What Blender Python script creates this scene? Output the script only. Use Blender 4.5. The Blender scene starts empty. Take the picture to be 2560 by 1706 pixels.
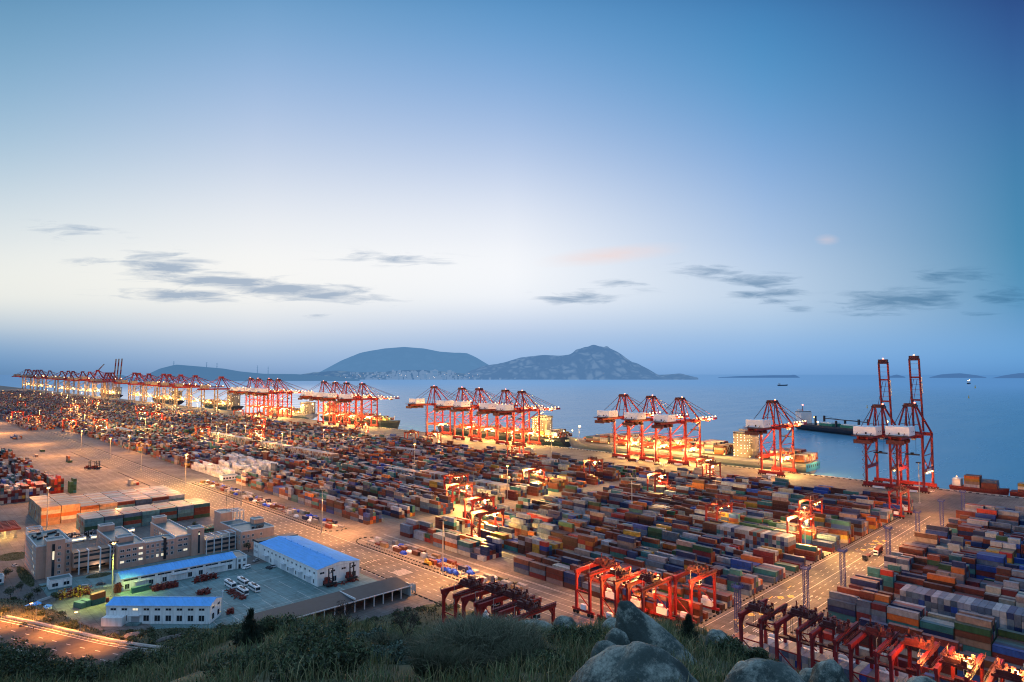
import bpy, math, random
import numpy as np
from mathutils import Vector, Matrix
R=random.Random(11); NR=np.random.RandomState(5)
S=bpy.context.scene; COL=S.collection
# ------------------------------------------------------------------ helpers
def lin(c):
    return tuple(((x/255.)/12.92 if x/255.<=.04045 else ((x/255.+.055)/1.055)**2.4) for x in c)
def tag(o,label=None,cat=None,group=None,kind=None):
    if label: o['label']=label
    if cat: o['category']=cat
    if group: o['group']=group
    if kind: o['kind']=kind
    return o
def empty(name,loc=(0,0,0),rz=0,label=None,cat=None,group=None):
    o=bpy.data.objects.new(name,None); o.location=loc; o.rotation_euler=(0,0,rz); COL.objects.link(o)
    return tag(o,label,cat,group)
KIDS={}
def reg(o,parent):
    if parent is not None:
        o.parent=parent; KIDS.setdefault(parent.name,[]).append(o)
def dup(o,loc=None,rz=None,scale=None,parent=None,label=None,group=None):
    c=o.copy(); COL.objects.link(c)
    if loc is not None: c.location=loc
    if rz is not None: c.rotation_euler=(0,0,rz)
    if scale is not None: c.scale=scale
    if label: c['label']=label
    if group: c['group']=group
    reg(c,parent)
    for k in list(KIDS.get(o.name,[])): dup(k,parent=c)
    return c
CUBE_F=np.array([[0,3,2,1],[4,5,6,7],[0,1,5,4],[1,2,6,5],[2,3,7,6],[3,0,4,7]])
SG=np.array([[-1,-1,-1],[1,-1,-1],[1,1,-1],[-1,1,-1],[-1,-1,1],[1,-1,1],[1,1,1],[-1,1,1]],float)
class MB:
    def __init__(s): s.v=[]; s.f=[]; s.c=[]; s.n=0; s.mi=[]; s.cur=0; s.col=(1,1,1)
    def add(s,vs,fs):
        s.v.extend([tuple(v) for v in vs]); s.f.extend([tuple(i+s.n for i in f) for f in fs]); s.n+=len(vs)
        s.c.extend([s.col]*len(fs)); s.mi.extend([s.cur]*len(fs)); return s
    def box(s,x0,x1,y0,y1,z0,z1):
        return s.add([(x0,y0,z0),(x1,y0,z0),(x1,y1,z0),(x0,y1,z0),(x0,y0,z1),(x1,y0,z1),(x1,y1,z1),(x0,y1,z1)],CUBE_F.tolist())
    def cbox(s,c,d,rz=0):
        ca,sa=math.cos(rz),math.sin(rz); vs=[]
        for g in SG:
            x,y,z=g[0]*d[0]/2,g[1]*d[1]/2,g[2]*d[2]/2; vs.append((c[0]+x*ca-y*sa,c[1]+x*sa+y*ca,c[2]+z))
        return s.add(vs,CUBE_F.tolist())
    def beam(s,a,b,w=.5,h=None):
        h=h or w; a=Vector(a); b=Vector(b); d=(b-a)
        if d.length<1e-6: return s
        d.normalize(); up=Vector((0,0,1)) if abs(d.z)<.95 else Vector((0,1,0))
        r=d.cross(up).normalized()*w/2; u=r.cross(d).normalized()*h/2
        return s.add([a-r-u,a+r-u,a+r+u,a-r+u,b-r-u,b+r-u,b+r+u,b-r+u],[(0,3,2,1),(4,5,6,7),(0,1,5,4),(1,2,6,5),(2,3,7,6),(3,0,4,7)])
    def tube(s,a,b,r,n=8,r2=None,cap=True):
        r2=r if r2 is None else r2
        a=Vector(a); b=Vector(b); d=(b-a).normalized(); up=Vector((0,0,1)) if abs(d.z)<.95 else Vector((1,0,0))
        e=d.cross(up).normalized(); f=d.cross(e)
        vs=[a+(e*math.cos(t)+f*math.sin(t))*r for t in [2*math.pi*i/n for i in range(n)]]+[b+(e*math.cos(t)+f*math.sin(t))*r2 for t in [2*math.pi*i/n for i in range(n)]]
        fs=[(i,(i+1)%n,n+(i+1)%n,n+i) for i in range(n)]
        if cap: fs+=[tuple(range(n))[::-1],tuple(range(n,2*n))]
        return s.add(vs,fs)
    def ball(s,c,r,n=8,m=5,sc=(1,1,1)):
        vs=[(c[0],c[1],c[2]-r*sc[2])]
        for j in range(1,m):
            p=-math.pi/2+math.pi*j/m
            for i in range(n):
                t=2*math.pi*i/n; vs.append((c[0]+r*sc[0]*math.cos(p)*math.cos(t),c[1]+r*sc[1]*math.cos(p)*math.sin(t),c[2]+r*sc[2]*math.sin(p)))
        vs.append((c[0],c[1],c[2]+r*sc[2])); L=len(vs)-1; fs=[]
        for i in range(n): fs.append((0,1+(i+1)%n,1+i)); fs.append((L,L-n+i,L-n+(i+1)%n))
        for j in range(m-2):
            for i in range(n):
                a=1+j*n; fs.append((a+i,a+(i+1)%n,a+n+(i+1)%n,a+n+i))
        return s.add(vs,fs)
    def poly(s,pts,z): return s.add([(x,y,z) for x,y in pts],[tuple(range(len(pts)))])
    def build(s,name,mat,parent=None,loc=None,smooth=False,bevel=0,col=False):
        me=bpy.data.meshes.new(name); me.from_pydata(s.v,[],s.f); 
        mats=mat if isinstance(mat,(list,tuple)) else [mat]
        for m in mats: me.materials.append(m)
        if len(mats)>1: me.polygons.foreach_set('material_index',s.mi)
        if col:
            at=me.attributes.new('Col','FLOAT_COLOR','CORNER'); arr=np.ones((len(me.loops),4),np.float32)
            lt=np.repeat(np.arange(len(me.polygons)),[len(f) for f in s.f]); arr[:,:3]=np.array(s.c)[lt]; at.data.foreach_set('color',arr.ravel())
        if smooth: me.polygons.foreach_set('use_smooth',[True]*len(me.polygons))
        me.update(); o=bpy.data.objects.new(name,me); COL.objects.link(o)
        if loc: o.location=loc
        if bevel:
            b=o.modifiers.new('b','BEVEL'); b.width=bevel; b.segments=2
        reg(o,parent); return o
def raw_mesh(name,V,F,mat,parent=None,cols=None,smooth=False):
    """V Nx3, F Mxk numpy"""
    me=bpy.data.meshes.new(name); V=np.asarray(V,np.float32); F=np.asarray(F,np.int32); m,k=F.shape
    me.vertices.add(len(V)); me.vertices.foreach_set('co',V.ravel())
    me.loops.add(m*k); me.loops.foreach_set('vertex_index',F.ravel())
    me.polygons.add(m); me.polygons.foreach_set('loop_start',np.arange(0,m*k,k,dtype=np.int32)); me.polygons.foreach_set('loop_total',np.full(m,k,np.int32))
    me.polygons.foreach_set('use_smooth',np.full(m,bool(smooth)))
    me.update(calc_edges=True)
    if cols is not None:
        at=me.attributes.new('Col','FLOAT_COLOR','CORNER'); a=np.ones((m*k,4),np.float32); a[:,:3]=np.repeat(np.asarray(cols),k,axis=0); at.data.foreach_set('color',a.ravel())
    me.materials.append(mat); o=bpy.data.objects.new(name,me); COL.objects.link(o); reg(o,parent); return o
def boxes_mesh(name,C,D,mat,cols):
    C=np.asarray(C,float); D=np.asarray(D,float)
    V=(C[:,None,:]+SG[None]*D[:,None,:]/2).reshape(-1,3); F=(CUBE_F[None]+8*np.arange(len(C))[:,None,None]).reshape(-1,4)
    return raw_mesh(name,V,F,mat,cols=np.repeat(np.asarray(cols),6,axis=0))
# ------------------------------------------------------------------ materials
def N(nt,t,**k):
    n=nt.nodes.new(t)
    for a,b in k.items(): setattr(n,a,b)
    return n
def mat(name,col=(.5,.5,.5),rough=.6,metal=0,var=.25,scale=.3,src=None,bump=0,emis=None,es=0,spec=.3,roof_dust_sheen=0,var2=0,haze=None):
    m=bpy.data.materials.new(name); m.use_nodes=True; nt=m.node_tree; b=nt.nodes['Principled BSDF']; L=nt.links.new
    b.inputs['Roughness'].default_value=rough; b.inputs['Metallic'].default_value=metal; b.inputs['Specular IOR Level'].default_value=spec
    geo=N(nt,'ShaderNodeNewGeometry')
    if src=='attr': c=N(nt,'ShaderNodeAttribute',attribute_name='Col').outputs['Color']
    elif src=='obj': c=N(nt,'ShaderNodeObjectInfo').outputs['Color']
    else:
        rgb=N(nt,'ShaderNodeRGB'); rgb.outputs[0].default_value=(*col,1); c=rgb.outputs[0]
    if var:
        no=N(nt,'ShaderNodeTexNoise'); no.inputs['Scale'].default_value=scale; no.inputs['Detail'].default_value=6; no.inputs['Roughness'].default_value=.65
        L(geo.outputs['Position'],no.inputs['Vector'])
        mr=N(nt,'ShaderNodeMapRange'); mr.inputs['From Min'].default_value=.3; mr.inputs['From Max'].default_value=.7; mr.inputs['To Min'].default_value=1-var; mr.inputs['To Max'].default_value=1+var
        L(no.outputs['Fac'],mr.inputs['Value'])
        mx=N(nt,'ShaderNodeVectorMath',operation='SCALE'); L(c,mx.inputs[0]); L(mr.outputs[0],mx.inputs['Scale']); c=mx.outputs[0]
        if var2:
            n2=N(nt,'ShaderNodeTexNoise'); n2.inputs['Scale'].default_value=scale*.12; n2.inputs['Detail'].default_value=3; L(geo.outputs['Position'],n2.inputs['Vector'])
            m2=N(nt,'ShaderNodeMapRange'); m2.inputs['From Min'].default_value=.3; m2.inputs['From Max'].default_value=.7; m2.inputs['To Min'].default_value=1-var2; m2.inputs['To Max'].default_value=1+var2
            L(n2.outputs['Fac'],m2.inputs['Value']); mz=N(nt,'ShaderNodeVectorMath',operation='SCALE'); L(c,mz.inputs[0]); L(m2.outputs[0],mz.inputs['Scale']); c=mz.outputs[0]
        if bump:
            bp=N(nt,'ShaderNodeBump'); bp.inputs['Strength'].default_value=bump; bp.inputs['Distance'].default_value=.2; L(no.outputs['Fac'],bp.inputs['Height']); L(bp.outputs[0],b.inputs['Normal'])
    if roof_dust_sheen:
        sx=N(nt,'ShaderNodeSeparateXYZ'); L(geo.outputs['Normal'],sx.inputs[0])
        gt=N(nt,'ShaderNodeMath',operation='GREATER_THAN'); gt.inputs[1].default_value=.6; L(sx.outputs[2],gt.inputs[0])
        ml=N(nt,'ShaderNodeMath',operation='MULTIPLY'); ml.inputs[1].default_value=roof_dust_sheen; L(gt.outputs[0],ml.inputs[0])
        mm=N(nt,'ShaderNodeMix',data_type='RGBA'); L(ml.outputs[0],mm.inputs[0]); L(c,mm.inputs[6]); mm.inputs[7].default_value=(.38,.36,.4,1); c=mm.outputs[2]  # paler tops: dust plus sky reflection put into the colour
    L(c,b.inputs['Base Color'])
    if emis: b.inputs['Emission Color'].default_value=(*emis,1); b.inputs['Emission Strength'].default_value=es
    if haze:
        hz,amt=haze; e=N(nt,'ShaderNodeEmission'); e.inputs[0].default_value=(*hz,1)  # haze painted in as flat emission mixed over the surface
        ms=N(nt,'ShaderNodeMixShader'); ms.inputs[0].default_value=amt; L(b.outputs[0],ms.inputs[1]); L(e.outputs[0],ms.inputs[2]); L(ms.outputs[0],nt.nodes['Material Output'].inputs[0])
    return m
def emit(name,col,s): return mat(name,(.8,.8,.8),emis=col,es=s,var=0)
M=dict(
 ground=mat('concrete_yard',(.19,.175,.165),.8,var=.22,scale=.35,var2=.25),
 asphalt=mat('asphalt',(.13,.125,.125),.75,var=.2,scale=.3,var2=.2),
 court=mat('courtyard_concrete',(.17,.29,.30),.7,var=.16,scale=.25,var2=.2),
 red=mat('crane_red',(.26,.020,.024),.45,var=.25,scale=.25),
 dred=mat('dark_machinery',(.09,.022,.024),.5,var=.4,scale=.6),
 white=mat('white_paint',(.85,.86,.87),.45,var=.08,scale=.3),
 cream=mat('cream_wall',(.84,.89,.9),.6,var=.08,scale=.25),
 roof=mat('blue_metal_roof',(.16,.50,1.0),.7,var=.08,scale=.2,spec=.12),
 dark=mat('dark_steel',(.018,.022,.03),.5,var=.3),
 glass=mat('dark_glass',(.02,.028,.04),.12,var=0,spec=.8),
 lit=emit('lit_window',(1,.80,.42),.85),
 tile=mat('tan_tile_wall',(.52,.33,.26),.7,var=.1,scale=.5),
 trim=mat('pale_trim',(.6,.66,.7),.5,var=.05),
 flat=mat('teal_flat_roof',(.06,.14,.16),.45,var=.3,scale=.4),
 cont=mat('container_paint_bulk',src='attr',rough=.55,var=.22,scale=.45,roof_dust_sheen=.16),
 conto=mat('container_paint',src='obj',rough=.5,var=.2,scale=.5,roof_dust_sheen=.16),
 door=mat('container_door_bars',(.05,.05,.055),.5,var=.3,scale=1.5),
 mast=mat('galvanised_mast',(.32,.32,.33),.45,metal=.3,var=.1),
 lattice=mat('blue_lattice_steel',(.03,.05,.2),.5,var=.2),
 line=mat('road_paint',(.62,.6,.56),.7,var=.3,scale=1.2),
 yline=mat('yellow_road_paint',(.7,.45,.1),.7,var=.3,scale=1.2),
 kerb=mat('kerb_black',(.03,.03,.035),.8,var=.3),
 kerbw=mat('kerb_pale',(.4,.38,.35),.8,var=.2),
 bulb=emit('sodium_bulb',(1,.50,.13),11), bulbw=emit('white_bulb',(1,.80,.45),7), bulbr=emit('red_beacon',(1,.16,.08),7),
 grass=mat('grass_blades',src='attr',rough=.8,var=0), leaf=mat('leaf_green',src='attr',rough=.75,var=0),
 soil=mat('hillside_soil',(.07,.08,.045),.95,var=.5,scale=1.5,var2=.3),
 wood=mat('twig_bark',(.045,.035,.03),.9,var=.3),
 tarp=mat('blue_tarpaulin',(.02,.08,.6),.4,var=.2), yellow=mat('machine_yellow',(.6,.38,.06),.5,var=.2),
 rust=mat('rusty_steel',(.16,.03,.025),.7,var=.5,scale=1.2), rubber=mat('tyre_rubber',(.015,.015,.017),.8,var=0),
 navy=mat('ship_dark_hull',(.02,.03,.05),.45,var=.2,scale=.1), grey=mat('ship_grey_hull',(.28,.29,.3),.5,var=.12,scale=.1), sky_blue=mat('ship_pale_blue_hull',(.06,.36,.55),.45,var=.1,scale=.1),
 green=mat('green_paint',(.03,.2,.14),.55,var=.2), car_silver=mat('silver_paint',(.45,.47,.5),.3,metal=.2,var=.05), car_dark=mat('dark_paint',(.03,.035,.05),.3,var=0),
 sign=mat('sign_panel',(.75,.75,.72),.5,var=.05), brown=mat('brown_canopy',(.2,.05,.04),.6,var=.3),
)
M['ship_white']=mat('ship_white_paint',(.34,.31,.26),.6,var=.1); M['glow']=emit('warm_lit_glass',(1,.7,.3),3)
# rock
def rockmat():
    m=mat('granite_boulder',(.06,.088,.082),.9,var=.45,scale=1.3,bump=.3); nt=m.node_tree; b=nt.nodes['Principled BSDF']; L=nt.links.new
    src=b.inputs['Base Color'].links[0].from_socket; geo=nt.nodes['Geometry']
    no=N(nt,'ShaderNodeTexNoise'); no.inputs['Scale'].default_value=16; no.inputs['Detail'].default_value=12; no.inputs['Roughness'].default_value=.8; L(geo.outputs['Position'],no.inputs['Vector'])
    sx=N(nt,'ShaderNodeSeparateXYZ'); L(geo.outputs['Normal'],sx.inputs[0])
    ad=N(nt,'ShaderNodeMath',operation='MULTIPLY_ADD'); ad.inputs[1].default_value=.14; L(sx.outputs[2],ad.inputs[0]); nb=N(nt,'ShaderNodeTexNoise'); nb.inputs['Scale'].default_value=2.2; nb.inputs['Detail'].default_value=5; L(geo.outputs['Position'],nb.inputs['Vector']); am=N(nt,'ShaderNodeMath',operation='AVERAGE' if False else 'ADD'); L(no.outputs['Fac'],am.inputs[0]); L(nb.outputs['Fac'],am.inputs[1]); ah=N(nt,'ShaderNodeMath',operation='MULTIPLY'); ah.inputs[1].default_value=.5; L(am.outputs[0],ah.inputs[0]); L(ah.outputs[0],ad.inputs[2])
    mr=N(nt,'ShaderNodeMapRange'); mr.inputs['From Min'].default_value=.57; mr.inputs['From Max'].default_value=.70; L(ad.outputs[0],mr.inputs['Value'])
    mm=N(nt,'ShaderNodeMix',data_type='RGBA'); L(mr.outputs[0],mm.inputs[0]); L(src,mm.inputs[6]); mm.inputs[7].default_value=(.33,.38,.33,1); L(mm.outputs[2],b.inputs['Base Color'])
    n2=N(nt,'ShaderNodeTexNoise'); n2.inputs['Scale'].default_value=5; n2.inputs['Detail'].default_value=14; n2.inputs['Roughness'].default_value=.7; L(geo.outputs['Position'],n2.inputs['Vector'])
    bp=N(nt,'ShaderNodeBump'); bp.inputs['Strength'].default_value=.7; bp.inputs['Distance'].default_value=.12; L(n2.outputs['Fac'],bp.inputs['Height']); L(bp.outputs[0],b.inputs['Normal'])
    return m
M['rock']=rockmat()
def wear(m):
    nt=m.node_tree; b=nt.nodes['Principled BSDF']; L=nt.links.new; src=b.inputs['Base Color'].links[0].from_socket; g=nt.nodes['Geometry']; c=src
    for sc,lo,hi,a0,a1 in (((.45,.012,1),.45,.7,1,.72),((.012,.4,1),.5,.72,1,.8),((.07,.07,1),.52,.6,1,.78)):
        mp=N(nt,'ShaderNodeMapping'); mp.inputs['Scale'].default_value=sc; L(g.outputs['Position'],mp.inputs[0]); no=N(nt,'ShaderNodeTexNoise'); no.inputs['Scale'].default_value=1; no.inputs['Detail'].default_value=5; no.inputs['Roughness'].default_value=.7; L(mp.outputs[0],no.inputs['Vector'])
        mr=N(nt,'ShaderNodeMapRange'); mr.inputs['From Min'].default_value=lo; mr.inputs['From Max'].default_value=hi; mr.inputs['To Min'].default_value=a0; mr.inputs['To Max'].default_value=a1; L(no.outputs['Fac'],mr.inputs['Value'])
        v=N(nt,'ShaderNodeVectorMath',operation='SCALE'); L(c,v.inputs[0]); L(mr.outputs[0],v.inputs['Scale']); c=v.outputs[0]
    br=N(nt,'ShaderNodeTexBrick'); br.inputs['Scale'].default_value=.1; br.inputs['Mortar Size'].default_value=.012; br.offset=0; br.inputs['Color1'].default_value=(1,1,1,1); br.inputs['Color2'].default_value=(.9,.9,.9,1); br.inputs['Mortar'].default_value=(.62,.62,.62,1); L(g.outputs['Position'],br.inputs['Vector'])
    v=N(nt,'ShaderNodeVectorMath',operation='MULTIPLY'); L(c,v.inputs[0]); L(br.outputs['Color'],v.inputs[1]); L(v.outputs[0],b.inputs['Base Color'])
for k_ in ('ground','asphalt','court'): wear(M[k_])
def streaks(m,sc=(1.3,1.3,.1),lo=.72,joint=None):
    nt=m.node_tree; b=nt.nodes['Principled BSDF']; L=nt.links.new; c=b.inputs['Base Color'].links[0].from_socket; g=nt.nodes['Geometry']
    mp=N(nt,'ShaderNodeMapping'); mp.inputs['Scale'].default_value=sc; L(g.outputs['Position'],mp.inputs[0]); no=N(nt,'ShaderNodeTexNoise'); no.inputs['Scale'].default_value=1; no.inputs['Detail'].default_value=6; no.inputs['Roughness'].default_value=.7; L(mp.outputs[0],no.inputs['Vector'])
    mr=N(nt,'ShaderNodeMapRange'); mr.inputs['From Min'].default_value=.45; mr.inputs['From Max'].default_value=.72; mr.inputs['To Min'].default_value=1; mr.inputs['To Max'].default_value=lo; L(no.outputs['Fac'],mr.inputs['Value'])
    v=N(nt,'ShaderNodeVectorMath',operation='SCALE'); L(c,v.inputs[0]); L(mr.outputs[0],v.inputs['Scale']); L(v.outputs[0],b.inputs['Base Color'])
streaks(M['cream'],lo=.7); streaks(M['tile'],lo=.85); streaks(M['roof'],(.9,.08,.3),.78); streaks(M['conto'],(.5,.5,.25),.6); streaks(M['cont'],(.5,.5,.25),.62); streaks(M['red'],(.6,.6,.15),.6)
# ------------------------------------------------------------------ camera
A=math.radians(44.27); PITCH=math.radians(2.904)
FW=Vector((math.sin(A),math.cos(A),0)); RT=Vector((math.cos(A),-math.sin(A),0))
cam=bpy.data.cameras.new('camera'); camo=bpy.data.objects.new('camera',cam); COL.objects.link(camo); S.camera=camo
camo.location=(0,0,110); camo.rotation_euler=(math.pi/2+PITCH,0,-A)
cam.sensor_width=36; cam.lens=1597/2560*36; cam.clip_start=.3; cam.clip_end=90000
cam.dof.use_dof=False; cam.dof.focus_distance=420; cam.dof.aperture_fstop=1.1
# ------------------------------------------------------------------ world
W=bpy.data.worlds.new('World'); S.world=W; W.use_nodes=True; nt=W.node_tree; L=nt.links.new
bg=nt.nodes['Background']
tc=N(nt,'ShaderNodeTexCoord'); D=tc.outputs['Generated']
def dot(v):
    n=N(nt,'ShaderNodeVectorMath',operation='DOT_PRODUCT'); L(D,n.inputs[0]); n.inputs[1].default_value=tuple(v); return n.outputs['Value']
def mth(op,a,b=None,c=None,clamp=False):
    n=N(nt,'ShaderNodeMath',operation=op); n.use_clamp=clamp
    for i,x in enumerate((a,b,c)):
        if x is None: continue
        if isinstance(x,(int,float)): n.inputs[i].default_value=x
        else: L(x,n.inputs[i])
    return n.outputs[0]
f=mth('MAXIMUM',dot(FW),.2); u=mth('DIVIDE',dot(RT),f); v=mth('DIVIDE',dot((0,0,1)),f)
rows=[-.12,0,.034,.071,.121,.209,.334,.46,.585,.68,.9]
ZEN={-.8:.85,-.4:.85,0:.8,.4:.7,.8:.65}
cols={-.8:[(70,105,140),(96,142,188),(124,164,204),(178,198,216),(244,243,233),(230,235,235),(178,203,222),(138,178,210),(106,156,192),(80,130,175),(0,0,0)],
 -.4:[(80,120,160),(120,161,206),(158,188,220),(208,219,232),(248,247,242),(246,247,247),(198,212,233),(155,185,224),(112,163,205),(85,135,185),(0,0,0)],
 0:[(90,130,175),(135,175,222),(160,190,227),(185,204,231),(248,250,253),(246,248,252),(184,203,234),(133,173,220),(90,152,203),(65,115,170),(0,0,0)],
 .4:[(80,125,180),(118,165,218),(138,180,227),(163,195,228),(200,217,235),(174,199,230),(130,170,219),(88,152,203),(68,132,187),(45,85,145),(0,0,0)],
 .8:[(62,110,160),(95,150,207),(108,165,217),(108,160,207),(90,150,190),(76,140,180),(70,130,175),(60,110,165),(48,84,145),(35,60,110),(0,0,0)]}
prev=None; keys=sorted(cols)
vn=mth('ADD',mth('MULTIPLY',v,1/1.02),.12/1.02,clamp=True)
for i,k in enumerate(keys):
    r=N(nt,'ShaderNodeValToRGB'); pass
    el=r.color_ramp.elements
    for j,(rv,c) in enumerate(zip(rows,cols[k])):
        p=(rv+.12)/1.02
        e=el[0] if j==0 else (el[1] if j==1 else el.new(p)); e.position=p; e.color=(*lin(c),1) if j<10 else (.42*ZEN[k],.66*ZEN[k],1.02*ZEN[k],1)
    r.color_ramp.interpolation='B_SPLINE'
    L(vn,r.inputs[0])
    if prev is None: prev=r.outputs[0]
    else:
        mr=N(nt,'ShaderNodeMapRange'); mr.interpolation_type='LINEAR'; mr.inputs['From Min'].default_value=keys[i-1]; mr.inputs['From Max'].default_value=k; L(u,mr.inputs['Value'])
        mx=N(nt,'ShaderNodeMix',data_type='RGBA'); L(mr.outputs[0],mx.inputs[0]); L(prev,mx.inputs[6]); L(r.outputs[0],mx.inputs[7]); prev=mx.outputs[2]
# clouds: thin streaks at given directions
def px(x,y): return (x-1280)/1597,(934-y)/1597
cv=N(nt,'ShaderNodeCombineXYZ'); L(u,cv.inputs[0]); L(v,cv.inputs[1])
sc=N(nt,'ShaderNodeVectorMath',operation='MULTIPLY'); L(cv.outputs[0],sc.inputs[0]); sc.inputs[1].default_value=(9,62,1)
cn=N(nt,'ShaderNodeTexNoise'); cn.inputs['Scale'].default_value=1.6; cn.inputs['Detail'].default_value=9; cn.inputs['Roughness'].default_value=.62; cn.inputs['Distortion'].default_value=.5; L(sc.outputs[0],cn.inputs['Vector'])
def streak(lst):
    tot=None
    for (x,y,wx,wy,tilt,a) in lst:
        cu,cvv=px(x,y); du=mth('SUBTRACT',u,cu); dv=mth('SUBTRACT',mth('SUBTRACT',v,cvv),mth('MULTIPLY',du,-tilt))
        e=mth('ADD',mth('POWER',mth('ABSOLUTE',mth('MULTIPLY',du,1597/wx)),2),mth('POWER',mth('ABSOLUTE',mth('MULTIPLY',dv,1597/(wy*1.45))),2))
        g=mth('MULTIPLY',mth('POWER',2.718,mth('MULTIPLY',e,-1)),a)
        tot=g if tot is None else mth('MAXIMUM',tot,g)
    return tot
dark=streak([(410,662,100,22,.1,1),(560,705,200,16,.09,1),(760,728,170,17,.08,1.1),(430,738,150,10,.03,1.1),(980,645,150,11,.05,.65),(170,573,110,15,.1,.5),(230,652,80,9,0,.4),
 (1440,745,90,13,0,.85),(1560,712,90,10,.05,.45),(1770,678,110,12,0,.65),(1905,702,85,13,0,.9),(1910,735,90,9,-.06,.9),(1950,753,60,6,0,.7),(2000,770,40,6,0,.6),(2255,750,150,17,-.03,1.05),(2390,690,110,13,0,.7),(2520,740,90,13,0,.8),(2180,787,80,5,0,.5),(2450,783,70,5,0,.5),(790,788,60,4,0,.45)])
thr=mth('SUBTRACT',mth('ADD',dark,mth('MULTIPLY',mth('SUBTRACT',cn.outputs['Fac'],.5),2.6)),.22,clamp=True)
thr=mth('MULTIPLY',mth('MULTIPLY',mth('MINIMUM',thr,.8),.85),mth('MINIMUM',mth('MULTIPLY',dark,3.2),1),clamp=True)
mx=N(nt,'ShaderNodeMix',data_type='RGBA'); L(thr,mx.inputs[0]); L(prev,mx.inputs[6])
dk=N(nt,'ShaderNodeMix',data_type='RGBA'); mr=N(nt,'ShaderNodeMapRange'); mr.inputs['From Min'].default_value=-.4; mr.inputs['From Max'].default_value=.75; L(u,mr.inputs['Value']); L(mr.outputs[0],dk.inputs[0]); dk.inputs[6].default_value=(*lin((112,146,182)),1); dk.inputs[7].default_value=(*lin((58,112,152)),1)
L(dk.outputs[2],mx.inputs[7]); prev=mx.outputs[2]
pink=streak([(1530,636,150,14,-.1,1),(1470,645,90,9,-.05,.9),(2075,597,30,10,0,.6)])
pf=mth('MULTIPLY',mth('SUBTRACT',mth('MULTIPLY',pink,mth('ADD',cn.outputs['Fac'],.45)),.15,clamp=True),.6,clamp=True)
mx=N(nt,'ShaderNodeMix',data_type='RGBA'); L(pf,mx.inputs[0]); L(prev,mx.inputs[6]); mx.inputs[7].default_value=(*lin((246,214,205)),1); prev=mx.outputs[2]
# a trace of the physical twilight sky
st=N(nt,'ShaderNodeTexSky'); st.sky_type='NISHITA'; st.sun_disc=False; st.sun_elevation=math.radians(2); st.sun_rotation=A-math.radians(24)
ss=N(nt,'ShaderNodeVectorMath',operation='SCALE'); ss.inputs['Scale'].default_value=.0008; L(st.outputs[0],ss.inputs[0])
sa=N(nt,'ShaderNodeVectorMath',operation='ADD'); L(prev,sa.inputs[0]); L(ss.outputs[0],sa.inputs[1])
L(sa.outputs[0],bg.inputs[0]); bg.inputs[1].default_value=1.0
# soft afterglow sun
sl=bpy.data.lights.new('afterglow_sun','SUN'); sl.energy=.22; sl.specular_factor=.15; sl.angle=math.radians(25); sl.color=(1,.86,.78); so=bpy.data.objects.new('afterglow_sun',sl); COL.objects.link(so)
sd=Vector((math.sin(A-math.radians(24)),math.cos(A-math.radians(24)),math.tan(math.radians(14)))); so.rotation_euler=sd.to_track_quat('Z','Y').to_euler()
S.view_settings.view_transform='Standard'; S.view_settings.look='None'; S.view_settings.exposure=0; S.view_settings.gamma=1
S.render.engine='CYCLES'; S.cycles.use_denoising=True; S.cycles.pixel_filter_type='BLACKMAN_HARRIS'; S.cycles.filter_width=1.1; S.cycles.use_light_tree=True; S.cycles.max_bounces=4; S.cycles.diffuse_bounces=2; S.cycles.glossy_bounces=2; S.cycles.sample_clamp_indirect=3
LC={'o':(1,.37,.085),'y':(1,.55,.13),'w':(1,.8,.5),'g':(.85,1,.16),'r':(1,.22,.05),'e':(1,.30,.05)}
def light(x,y,z,p,c='o',size=1.5,name='lamp_fill_light',spot=0):  # serves real lamps and added lights without fixtures
    sp=spot or (z>=28 and y<600 and x<680)
    l=bpy.data.lights.new(name,'SPOT' if sp else 'POINT'); l.energy=p*1000; l.color=LC[c]; l.shadow_soft_size=size
    if sp: l.spot_size=math.radians(spot or 112); l.spot_blend=.75
    o=bpy.data.objects.new(name,l); o.location=(x,y,z); COL.objects.link(o); return o
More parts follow.
